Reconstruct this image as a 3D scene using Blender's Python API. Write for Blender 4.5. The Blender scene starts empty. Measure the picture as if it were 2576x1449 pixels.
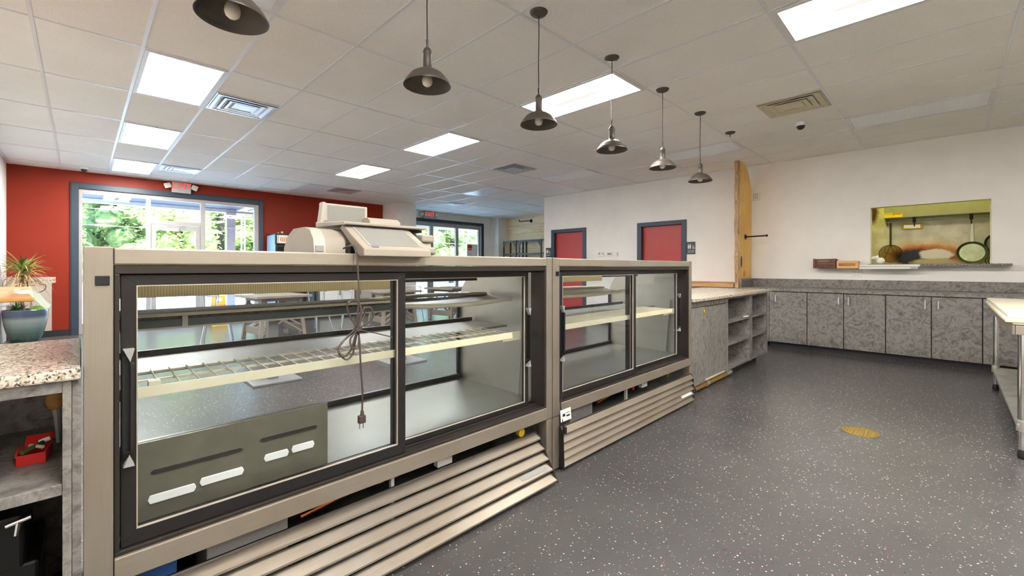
import bpy, bmesh, math, random
from mathutils import Vector, Matrix
random.seed(7)
sc = bpy.context.scene
COL = sc.collection
PI = math.pi

# ------------------------------------------------------------------ camera
CZ = 1.23                      # camera height
CE = 3.006                     # ceiling height
cam_d = bpy.data.cameras.new('camera')
cam = bpy.data.objects.new('camera', cam_d)
COL.objects.link(cam)
cam.location = (0, 0, CZ)
cam.rotation_euler = (math.radians(90), 0, math.radians(45.565 - 90))
cam_d.sensor_width = 36.0
cam_d.lens = 1090.36 / 2576 * 36.0
cam_d.shift_x = 15.23 / 2576
cam_d.shift_y = -50.9 / 2576
cam_d.clip_start = 0.02
cam_d.clip_end = 300
sc.camera = cam

# ------------------------------------------------------------------ view, world, sun
sc.view_settings.view_transform = 'Standard'
sc.view_settings.look = 'None'
sc.view_settings.exposure = 1.72
sc.view_settings.gamma = 1.0
sc.view_settings.use_curve_mapping = False
sc.cycles.use_denoising = True
sc.cycles.use_adaptive_sampling = True
sc.cycles.adaptive_threshold = 0.025
sc.cycles.max_bounces = 8
sc.cycles.diffuse_bounces = 5
sc.cycles.glossy_bounces = 4
sc.cycles.transparent_max_bounces = 14
sc.cycles.sample_clamp_indirect = 6.0
sc.cycles.caustics_reflective = False
sc.cycles.caustics_refractive = False

PANEL_GLOW = 18.5
W_STRENGTH = 3.6
SUN_STRENGTH = 5.0

world = bpy.data.worlds.new('sky_world')
sc.world = world
world.use_nodes = True
wn = world.node_tree.nodes
wl = world.node_tree.links
wn.clear()
w_out = wn.new('ShaderNodeOutputWorld')
w_bg = wn.new('ShaderNodeBackground')
w_tc = wn.new('ShaderNodeTexCoord')
w_sep = wn.new('ShaderNodeSeparateXYZ')
w_ramp = wn.new('ShaderNodeValToRGB')
w_ramp.color_ramp.elements[0].position = 0.0
w_ramp.color_ramp.elements[0].color = (0.54, 0.80, 1.0, 1)
w_ramp.color_ramp.elements[1].position = 0.8
w_ramp.color_ramp.elements[1].color = (0.36, 0.60, 1.0, 1)
wl.new(w_tc.outputs['Generated'], w_sep.inputs[0])
wl.new(w_sep.outputs['Z'], w_ramp.inputs[0])
wl.new(w_ramp.outputs[0], w_bg.inputs['Color'])
w_bg.inputs['Strength'].default_value = W_STRENGTH
wl.new(w_bg.outputs[0], w_out.inputs['Surface'])

sun_d = bpy.data.lights.new('sun', 'SUN')
sun_d.energy = SUN_STRENGTH
sun_d.angle = math.radians(1.0)
sun_d.color = (0.92, 0.97, 1.0)
sun = bpy.data.objects.new('sun', sun_d)
COL.objects.link(sun)
sun.location = (0, -10, 30)
sun.rotation_euler = (math.radians(48), 0, math.radians(-25))

# ------------------------------------------------------------------ materials
def C(r, g, b):
    f = lambda v: (v / 255 / 12.92) if v / 255 <= 0.04045 else ((v / 255 + 0.055) / 1.055) ** 2.4
    return (f(r), f(g), f(b), 1.0)

class NB:
    """small node-building helper"""
    def __init__(s, name):
        s.m = bpy.data.materials.new(name)
        s.m.use_nodes = True
        s.t = s.m.node_tree
        s.n = s.t.nodes
        s.l = s.t.links
        s.n.clear()
        s.out = s.n.new('ShaderNodeOutputMaterial')
        s.p = s.n.new('ShaderNodeBsdfPrincipled')
        s.l.new(s.p.outputs[0], s.out.inputs[0])
    def new(s, t, **kw):
        n = s.n.new(t)
        for k, v in kw.items():
            if k in n.inputs:
                n.inputs[k].default_value = v
            else:
                setattr(n, k, v)
        return n
    def link(s, a, b): s.l.new(a, b)
    def pos(s, scale=(1, 1, 1), world=True, rot=(0, 0, 0)):
        mp = s.new('ShaderNodeMapping')
        mp.inputs['Scale'].default_value = scale
        mp.inputs['Rotation'].default_value = rot
        if world:
            g = s.new('ShaderNodeNewGeometry'); s.link(g.outputs['Position'], mp.inputs[0])
        else:
            g = s.new('ShaderNodeTexCoord'); s.link(g.outputs['Object'], mp.inputs[0])
        return mp.outputs[0]
    def ramp(s, fac, stops):
        r = s.new('ShaderNodeValToRGB')
        e = r.color_ramp.elements
        while len(e) < len(stops): e.new(0.5)
        for i, (p, c) in enumerate(stops):
            e[i].position = p; e[i].color = c
        s.link(fac, r.inputs[0])
        return r.outputs[0]
    def noise(s, vec, scale=5, detail=4, rough=0.55, dist=0.0):
        n = s.new('ShaderNodeTexNoise')
        n.inputs['Scale'].default_value = scale; n.inputs['Detail'].default_value = detail
        n.inputs['Roughness'].default_value = rough; n.inputs['Distortion'].default_value = dist
        s.link(vec, n.inputs['Vector'])
        return n.outputs['Fac']
    def mix(s, a, b, fac, mode='MIX'):
        m = s.new('ShaderNodeMix', data_type='RGBA', blend_type=mode)
        for sock, v in ((6, a), (7, b), (0, fac)):
            if hasattr(v, 'is_output'): s.link(v, m.inputs[sock])
            else: m.inputs[sock].default_value = v
        return m.outputs[2]
    def math(s, op, a, b=0.0):
        m = s.new('ShaderNodeMath', operation=op)
        for i, v in enumerate((a, b)):
            if hasattr(v, 'is_output'): s.link(v, m.inputs[i])
            else: m.inputs[i].default_value = v
        return m.outputs[0]
    def base(s, c, rough=0.5, metal=0.0, spec=None):
        if hasattr(c, 'is_output'): s.link(c, s.p.inputs['Base Color'])
        else: s.p.inputs['Base Color'].default_value = c
        s.p.inputs['Roughness'].default_value = rough
        s.p.inputs['Metallic'].default_value = metal
        if spec is not None: s.p.inputs['Specular IOR Level'].default_value = spec
        return s
    def bump(s, h, strength=0.2, dist=0.01):
        b = s.new('ShaderNodeBump'); b.inputs['Strength'].default_value = strength; b.inputs['Distance'].default_value = dist
        s.link(h, b.inputs['Height']); s.link(b.outputs[0], s.p.inputs['Normal'])

MATS = {}
def plain(name, c, rough=0.5, metal=0.0, var=0.06, spec=None):
    """a plain finish with slight procedural unevenness"""
    b = NB(name)
    n = b.noise(b.pos(world=False), 9, 4)
    lo = tuple(max(0, v * (1 - var)) for v in c[:3]) + (1,)
    hi = tuple(min(1, v * (1 + var)) for v in c[:3]) + (1,)
    b.base(b.ramp(n, [(0.3, lo), (0.7, hi)]), rough, metal, spec)
    MATS[name] = b.m
    return b.m

def emis(name, c, s):
    b = NB(name); b.base(tuple(x * .6 for x in c[:3]) + (1,), 0.5)
    b.p.inputs['Emission Color'].default_value = c
    b.p.inputs['Emission Strength'].default_value = s
    MATS[name] = b.m
    return b.m

def make_materials():
    M = MATS
    # grey speckled vinyl floor
    b = NB('speckled_floor'); v = b.pos()
    n = b.noise(b.pos((0.8, 0.8, 0.8)), 1.5, 5)
    base = b.ramp(n, [(0.3, C(74, 73, 73)), (0.7, C(85, 84, 83))])
    def specks(scale, rad, col, keep):
        vo = b.new('ShaderNodeTexVoronoi'); vo.inputs['Scale'].default_value = scale
        b.link(v, vo.inputs['Vector'])
        near = b.math('LESS_THAN', vo.outputs['Distance'], rad)
        s = b.new('ShaderNodeSeparateColor'); b.link(vo.outputs['Color'], s.inputs[0])
        kp = b.math('LESS_THAN', s.outputs[0], keep)
        return b.math('MULTIPLY', near, kp), col
    col = base
    for sc_, r_, c_, k_ in ((44, 0.155, C(186, 180, 170), .55), (60, 0.15, C(165, 66, 60), .34), (75, 0.155, C(160, 153, 143), .42), (38, .12, C(52, 52, 54), .2)):
        f, c2 = specks(sc_, r_, c_, k_)
        col = b.mix(col, c2, f)
    b.base(col, 0.27, 0, 0.55)
    b.bump(b.noise(v, 160, 2), 0.06, 0.002)
    M['floor'] = b.m
    # ceiling tile
    b = NB('ceiling_tile'); v = b.pos()
    n = b.noise(v, 220, 3, 0.7)
    col = b.ramp(n, [(0.34, C(224, 220, 214)), (0.46, C(246, 244, 240)), (0.7, C(250, 249, 246))])
    st = b.noise(b.pos((.7, .7, .7)), 1.3, 4)
    col = b.mix(col, b.ramp(st, [(0.35, C(236, 230, 220)), (0.7, (1, 1, 1, 1))]), 0.4, 'MULTIPLY')
    b.base(col, 0.95, 0, 0.1); b.bump(n, 0.25, 0.004); M['tile'] = b.m
    plain('grid_white', C(225, 226, 228), 0.35, 0, 0.03)
    # painted walls with roller texture
    for nm, c in (('wall_white', C(240, 236, 230)), ('wall_red', C(139, 38, 16)), ('wall_bare', C(188, 178, 166))):
        b = NB(nm); v = b.pos()
        n = b.noise(v, 2.2, 5); k = 0.04
        b.base(b.ramp(n, [(0.3, tuple(x * (1 - k) for x in c[:3]) + (1,)), (0.7, tuple(min(1, x * (1 + k)) for x in c[:3]) + (1,))]), 0.72 if nm != 'wall_red' else 0.5, 0, 0.3)
        b.bump(b.noise(v, 130, 3), 0.08, 0.003); M[nm] = b.m
    plain('slate_trim', C(46, 60, 75), 0.42)
    plain('frame_white', C(224, 222, 220), 0.4)
    plain('frame_alu', C(172, 169, 168), 0.4, .1)
    plain('base_black', C(34, 34, 38), 0.5)
    plain('door_red', C(178, 48, 42), 0.35)
    # stainless, brushed
    def steel(nm, c, rough, along, metal=1.0):
        b = NB(nm)
        sx = {'x': (2, 60, 160), 'y': (60, 2, 160), 'z': (90, 90, 2)}[along]
        n = b.noise(b.pos(sx, world=False), 3, 4, 0.6)
        n2 = b.noise(b.pos(world=False), 2.2, 4)
        lo = tuple(x * .88 for x in c[:3]) + (1,)
        col = b.mix(b.ramp(n, [(0.3, lo), (0.7, c)]), b.ramp(n2, [(0.35, C(226, 214, 198)), (0.65, (1, 1, 1, 1))]), 0.5, 'MULTIPLY')
        b.base(col, rough, metal)
        r = b.new('ShaderNodeMapRange'); r.inputs[3].default_value = rough * .8; r.inputs[4].default_value = rough * 1.25
        b.link(n, r.inputs[0]); b.link(r.outputs[0], b.p.inputs['Roughness'])
        b.bump(n, 0.03, 0.002)
        M[nm] = b.m
    steel('steel_x', C(172, 163, 150), 0.5, 'x', .7)
    steel('steel_z', C(166, 158, 146), 0.5, 'z', .7)
    steel('steel_slat', C(190, 180, 166), 0.36, 'x', .85)
    steel('steel_deck', C(136, 137, 131), 0.4, 'y', .65)
    steel('steel_plain', C(190, 190, 182), 0.36, 'x', .6)
    plain('chrome', C(215, 215, 215), 0.12, 1.0, .02)
    plain('vent_metal', C(232, 234, 236), 0.25, .35, .03)
    plain('vent_dark', C(168, 166, 162), 0.5, .2, .05)
    plain('galvanised', C(170, 172, 165), 0.5, 0.7, .25)
    plain('bronze_frame', C(62, 57, 53), 0.38, 0.55, .1)
    plain('black_frame', C(38, 36, 36), 0.35, 0.2, .1)
    plain('black_plastic', C(26, 26, 27), 0.45)
    plain('cord_brown', C(74, 62, 56), 0.4)
    plain('lamp_teal', C(52, 60, 56), 0.5, 0, .15)
    plain('gasket', C(176, 168, 154), 0.5)
    plain('wall_rear', C(176, 168, 156), 0.7)
    plain('handle_metal', C(222, 220, 214), 0.3, .25, .02)
    plain('cream_paint', C(204, 195, 166), 0.45)
    plain('olive_metal', C(112, 108, 92), 0.22, 0.3, .12)
    plain('beige_plastic', C(158, 149, 136), 0.42, 0, .05)
    plain('beige_light', C(178, 170, 157), 0.4, 0, .04)
    plain('scale_screen', C(140, 139, 133), 0.25, 0, .03)
    plain('grey_plastic', C(150, 148, 145), 0.4)
    plain('white_plastic', C(232, 230, 224), 0.4, 0, .03)
    plain('paper_white', C(238, 236, 230), 0.8, 0, .03)
    plain('yellow_plastic', C(226, 190, 52), 0.45)
    plain('ink_black', C(24, 22, 22), 0.6, 0, .02)
    plain('ink_red', C(196, 40, 36), 0.6, 0, .05)
    plain('ink_blue', C(60, 80, 160), 0.6, 0, .05)
    plain('ink_green', C(60, 150, 70), 0.6, 0, .05)
    plain('ink_orange', C(226, 140, 60), 0.6, 0, .05)
    plain('red_tin', C(190, 28, 26), 0.35)
    plain('blue_plastic', C(46, 92, 160), 0.5, 0, .15)
    plain('copper', C(184, 104, 60), 0.35, .9, .15)
    plain('brass', C(194, 166, 84), 0.35, .85, .1)
    plain('pipe_tan', C(150, 120, 66), 0.5, .3, .15)
    plain('pendant_black', C(72, 66, 59), 0.45, .3, .08)
    plain('bulb_glass', C(228, 216, 200), 0.12, 0, .02, .6)
    plain('iron_black', C(30, 30, 32), 0.5, .4)
    plain('rack_grey', C(66, 66, 61), 0.45, .4, .08)
    plain('fridge_side', C(150, 182, 206), 0.3, .1)
    plain('fridge_black', C(26, 27, 28), 0.3)
    plain('fridge_inside', C(140, 142, 136), 0.4)
    plain('sign_navy', C(52, 58, 68), 0.4)
    plain('terracotta_brown', C(112, 76, 58), 0.7)
    plain('binder_grey', C(72, 75, 74), 0.55)
    plain('sage_soil', C(70, 56, 44), 0.9, 0, .3)
    plain('leaf_variegated', C(164, 172, 96), 0.5, 0, .25)
    plain('leaf_dry', C(196, 160, 116), 0.6, 0, .2)
    plain('leaf_dark', C(62, 92, 50), 0.5, 0, .3)
    plain('leaf_moss', C(96, 140, 44), 0.6, 0, .3)
    plain('cane', C(120, 96, 70), 0.8, 0, .2)
    plain('table_wood', C(134, 122, 110), 0.55, 0, .12)
    plain('table_plate', C(150, 150, 150), 0.45, .2, .08)
    plain('seat_silver', C(188, 192, 196), 0.3, .6, .06)
    plain('post_lilac', C(228, 226, 230), 0.6)
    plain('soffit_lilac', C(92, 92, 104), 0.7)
    plain('beam_white', C(240, 240, 240), 0.6)
    plain('wire_grey', C(200, 210, 214), 0.5)
    plain('trunk_bark', C(96, 82, 66), 0.9, 0, .25)
    plain('pan_dark', C(96, 104, 84), 0.35, .6, .2)
    plain('pan_inside', C(196, 204, 168), 0.4, .4, .25)
    plain('hood_steel', C(146, 144, 134), 0.4, .5, .06)
    plain('mesh_dark', C(70, 66, 48), 0.5, .6, .1)
    plain('board_cream', C(216, 208, 186), 0.5, 0, .02)
    # asphalt and concrete outside
    b = NB('forecourt'); n = b.noise(b.pos(), 1.2, 6)
    b.base(b.ramp(n, [(0.3, C(196, 196, 194)), (0.7, C(220, 219, 214))]), 0.9); M['forecourt'] = b.m
    # foliage, three greens
    for nm, lo, hi in (('foliage_mid', C(120, 138, 74), C(196, 200, 122)), ('foliage_pale', C(132, 144, 84), C(198, 196, 124)), ('foliage_dark', C(100, 126, 78), C(176, 188, 118))):
        b = NB(nm); n = b.noise(b.pos(), 1.6, 5)
        b.base(b.ramp(n, [(0.3, lo), (0.7, hi)]), 0.7)
        b.p.inputs['Subsurface Weight'].default_value = 0.0
        tr = b.new('ShaderNodeBsdfTranslucent'); mx = b.new('ShaderNodeMixShader'); mx.inputs[0].default_value = .35
        b.link(b.p.inputs['Base Color'].links[0].from_socket, tr.inputs['Color'])
        b.link(b.p.outputs[0], mx.inputs[1]); b.link(tr.outputs[0], mx.inputs[2]); b.link(mx.outputs[0], b.out.inputs[0])
        M[nm] = b.m
    # granite: pale worktop and dark shelf
    def granite(nm, stops, scale, rough=0.14, world=True):
        b = NB(nm); v = b.pos(world=world)
        vo = b.new('ShaderNodeTexVoronoi'); vo.inputs['Scale'].default_value = scale; b.link(v, vo.inputs['Vector'])
        s = b.new('ShaderNodeSeparateColor'); b.link(vo.outputs['Color'], s.inputs[0])
        n = b.noise(v, scale * .35, 5, .7)
        f = b.math('ADD', b.math('MULTIPLY', s.outputs[0], .55), b.math('MULTIPLY', n, .45))
        b.base(b.ramp(f, stops), rough, 0, .5 if rough < .5 else .08); M[nm] = b.m
    granite('granite', [(0.22, C(52, 46, 42)), (0.34, C(120, 104, 90)), (0.46, C(196, 182, 164)), (0.7, C(216, 206, 192))], 190, .24)
    granite('granite_dark', [(0.25, C(52, 48, 46)), (0.45, C(108, 100, 94)), (0.7, C(150, 142, 136))], 150)
    granite('shelf_mottled', [(0.25, C(18, 18, 12)), (0.45, C(58, 50, 28)), (0.62, C(92, 78, 44)), (0.75, C(40, 44, 40))], 240, .85, False)
    # grey clouded laminate
    def laminate(nm, rot, sx=(1, 1, 1)):
        b = NB(nm); v = b.pos(sx, rot=rot)
        w = b.noise(v, 10, 7, .7, 1.9)
        w2 = b.noise(v, 30, 4, .6, .8)
        f = b.math('ADD', b.math('MULTIPLY', w, .8), b.math('MULTIPLY', w2, .2))
        b.base(b.ramp(f, [(0.30, C(72, 69, 67)), (0.43, C(106, 102, 98)), (0.56, C(142, 137, 132)), (0.68, C(92, 89, 86))]), 0.42, 0, .4)
        M[nm] = b.m
    laminate('laminate', (0, 0, 0)); laminate('laminate_grain', (0, 0, 0), (2.0, 2.0, .8))
    # woods
    def wood(nm, lo, hi, scale, axis, rough=.5, knots=False, world=False):
        b = NB(nm)
        sx = {'x': (.6, 9, 9), 'y': (9, .6, 9), 'z': (9, 9, .6)}[axis]
        n = b.noise(b.pos(sx, world=world), scale, 6, .6, 1.2)
        n2 = b.noise(b.pos(world=world), 1.4, 3)
        col = b.mix(b.ramp(n, [(0.3, lo), (0.7, hi)]), b.ramp(n2, [(.35, C(226, 200, 168)), (.65, (1, 1, 1, 1))]), .6, 'MULTIPLY')
        if knots:
            vo = b.new('ShaderNodeTexVoronoi'); vo.inputs['Scale'].default_value = 2.6
            b.link(b.pos((1, 1, 1.6), world=world), vo.inputs['Vector'])
            k = b.ramp(vo.outputs['Distance'], [(0.03, (1, 1, 1, 1)), (0.09, (0, 0, 0, 1))])
            col = b.mix(col, C(120, 74, 36), k)
        b.base(col, rough); M[nm] = b.m
    wood('slab_wood', C(246, 190, 84), C(255, 222, 132), 2, 'z', .45, True)
    wood('bark_edge', C(112, 96, 92), C(236, 200, 150), 7, 'z', .9)
    wood('ledge_wood', C(176, 128, 66), C(214, 166, 100), 2, 'y', .5)
    wood('bartop_wood', C(206, 150, 84), C(236, 190, 122), 2, 'x', .4)
    wood('crate_pine', C(214, 170, 108), C(240, 204, 146), 3, 'y', .6)
    wood('crate_brown', C(92, 60, 44), C(132, 92, 70), 4, 'y', .7)
    # pine plank wall (boards run along y, stacked in z)
    b = NB('pine_planks'); v = b.pos((1, .5, 8))
    n = b.noise(v, 1.6, 6, .6, 1.6)
    col = b.ramp(n, [(.3, C(214, 178, 132)), (.5, C(238, 212, 170)), (.7, C(244, 224, 188))])
    s = b.new('ShaderNodeSeparateXYZ'); g = b.new('ShaderNodeNewGeometry'); b.link(g.outputs['Position'], s.inputs[0])
    fr = b.math('FRACT', b.math('MULTIPLY', s.outputs[2], 1 / .27)); gap = b.math('LESS_THAN', fr, .025)
    col = b.mix(col, C(120, 92, 62), gap)
    vo = b.new('ShaderNodeTexVoronoi'); vo.inputs['Scale'].default_value = 2.3; b.link(b.pos((1, 1, 1.8)), vo.inputs['Vector'])
    col = b.mix(col, C(150, 96, 54), b.ramp(vo.outputs['Distance'], [(.03, (1, 1, 1, 1)), (.075, (0, 0, 0, 1))]))
    b.base(col, .6); M['pine'] = b.m
    # stove wall with scorch stains (y,z plane)
    b = NB('scorched_steel'); v = b.pos()
    g = b.new('ShaderNodeNewGeometry')
    def blob(y, z, ry, rz, soft, dist=.5):
        mp = b.new('ShaderNodeMapping'); b.link(g.outputs['Position'], mp.inputs[0])
        mp.vector_type = 'POINT'
        mp.inputs['Location'].default_value = (0, -y / ry, -z / rz); mp.inputs['Scale'].default_value = (0, 1 / ry, 1 / rz)
        ln = b.new('ShaderNodeVectorMath', operation='LENGTH'); b.link(mp.outputs[0], ln.inputs[0])
        d = b.math('ADD', ln.outputs['Value'], b.math('MULTIPLY', b.math('SUBTRACT', b.noise(v, 9, 5, .6), .5), dist))
        return b.ramp(d, [(max(0, 1 - soft), (1, 1, 1, 1)), (1.0, (0, 0, 0, 1))])
    n = b.noise(b.pos((1, 3, 3)), 2, 5)
    col = b.ramp(n, [(.3, C(176, 168, 140)), (.7, C(212, 206, 184))])
    col = b.mix(col, C(214, 146, 28), blob(.26, 1.42, .66, .27, .55))
    col = b.mix(col, C(150, 62, 8), blob(.27, 1.40, .50, .22, .4))
    col = b.mix(col, C(14, 10, 18), blob(.36, 1.395, .31, .155, .3))
    col = b.mix(col, C(206, 198, 182), blob(.14, 1.44, .21, .10, .2, .7))
    col = b.mix(col, C(176, 160, 110), blob(.14, 1.31, .30, .08, .3, .7))
    col = b.mix(col, C(70, 34, 22), blob(.90, 2.15, .10, .24, .5))
    b.base(col, .4, .25); M['scorched'] = b.m
    # pot glaze banded by height
    b = NB('pot_glaze'); tc = b.new('ShaderNodeTexCoord'); s = b.new('ShaderNodeSeparateXYZ'); b.link(tc.outputs['Object'], s.inputs[0])
    n = b.noise(b.pos((1, 1, 8), world=False), 2, 4)
    h = b.math('ADD', s.outputs[2], b.math('MULTIPLY', b.math('SUBTRACT', n, .5), .08))
    b.base(b.ramp(h, [(.05, C(44, 66, 60)), (.2, C(70, 92, 88)), (.4, C(126, 136, 136)), (.46, C(62, 74, 92)), (.56, C(66, 78, 98))]), .2, 0, .6)
    M['pot'] = b.m
    # ribbed cream panel
    b = NB('ribbed_cream'); wv = b.new('ShaderNodeTexWave'); wv.inputs['Scale'].default_value = 34; wv.bands_direction = 'X'
    b.link(b.pos(world=False), wv.inputs['Vector'])
    b.base(b.ramp(wv.outputs['Fac'], [(.2, C(222, 208, 166)), (.8, C(250, 240, 208))]), .5)
    tr = b.new('ShaderNodeBsdfTranslucent'); mx = b.new('ShaderNodeMixShader'); mx.inputs[0].default_value = .5
    b.link(b.p.inputs['Base Color'].links[0].from_socket, tr.inputs['Color']); b.link(b.p.outputs[0], mx.inputs[1]); b.link(tr.outputs[0], mx.inputs[2]); b.link(mx.outputs[0], b.out.inputs[0]); M['ribbed'] = b.m
    # glass: clear pane, fresnel reflection over straight-through transmission
    def pane(nm, tint, extra=0.0):
        b = NB(nm); b.n.remove(b.p)
        tr = b.new('ShaderNodeBsdfTransparent'); tr.inputs['Color'].default_value = tint
        gl = b.new('ShaderNodeBsdfGlossy'); gl.inputs['Roughness'].default_value = 0.02
        fr = b.new('ShaderNodeLayerWeight'); fr.inputs['Blend'].default_value = .5
        f = b.math('ADD', b.math('MULTIPLY', b.math('POWER', fr.outputs['Facing'], 5.0), .9), .022 + extra)
        mx = b.new('ShaderNodeMixShader'); b.link(f, mx.inputs[0])
        b.link(tr.outputs[0], mx.inputs[1]); b.link(gl.outputs[0], mx.inputs[2]); b.link(mx.outputs[0], b.out.inputs[0])
        M[nm] = b.m
    pane('glass_case', (.955, .975, .985, 1)); pane('glass_window', (.97, .98, .98, 1)); 
    b = NB('film_wrap'); b.base(C(226, 230, 236), .15, 0, .7); tr = b.new('ShaderNodeBsdfTransparent'); mx = b.new('ShaderNodeMixShader'); mx.inputs[0].default_value = .5
    b.link(tr.outputs[0], mx.inputs[1]); b.link(b.p.outputs[0], mx.inputs[2]); b.link(mx.outputs[0], b.out.inputs[0]); M['film_wrap'] = b.m
    pane('mesh_sieve', (.55, .52, .40, 1), .0)
    # luminous things
    emis('panel_lit', (1.0, .968, .925, 1), PANEL_GLOW)
    # the acrylic lens shows a faint darker band between its two tubes
    nt = M['panel_lit'].node_tree; pb = [n for n in nt.nodes if n.type == 'BSDF_PRINCIPLED'][0]
    tc = nt.nodes.new('ShaderNodeTexCoord'); mp = nt.nodes.new('ShaderNodeMapping'); mp.inputs['Scale'].default_value = (18, 2.2, 0); nt.links.new(tc.outputs['Object'], mp.inputs[0])
    ln = nt.nodes.new('ShaderNodeVectorMath'); ln.operation = 'LENGTH'; nt.links.new(mp.outputs[0], ln.inputs[0])
    mr = nt.nodes.new('ShaderNodeMapRange'); mr.interpolation_type = 'SMOOTHSTEP'; mr.inputs[1].default_value = .1; mr.inputs[2].default_value = 1.0; mr.inputs[3].default_value = .23; mr.inputs[4].default_value = PANEL_GLOW * 1.03
    pw = nt.nodes.new('ShaderNodeMath'); pw.operation = 'POWER'; pw.inputs[1].default_value = 5.0; nt.links.new(ln.outputs['Value'], pw.inputs[0]); nt.links.new(pw.outputs[0], mr.inputs[0]); nt.links.new(mr.outputs[0], pb.inputs['Emission Strength'])
    b = NB('panel_unlit'); b.base(b.ramp(b.noise(b.pos((1, 40, 1)), 2, 3), [(.3, C(232, 238, 242)), (.7, C(242, 246, 250))]), .3); M['panel_unlit'] = b.m
    emis('exit_red', (1.0, .06, .035, 1), .38)
    emis('kitchen_tube', (1.0, .97, .22, 1), 10.0)
    emis('kitchen_lamp', (1.0, 1.0, .75, 1), .1)
make_materials()
M = MATS
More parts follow.
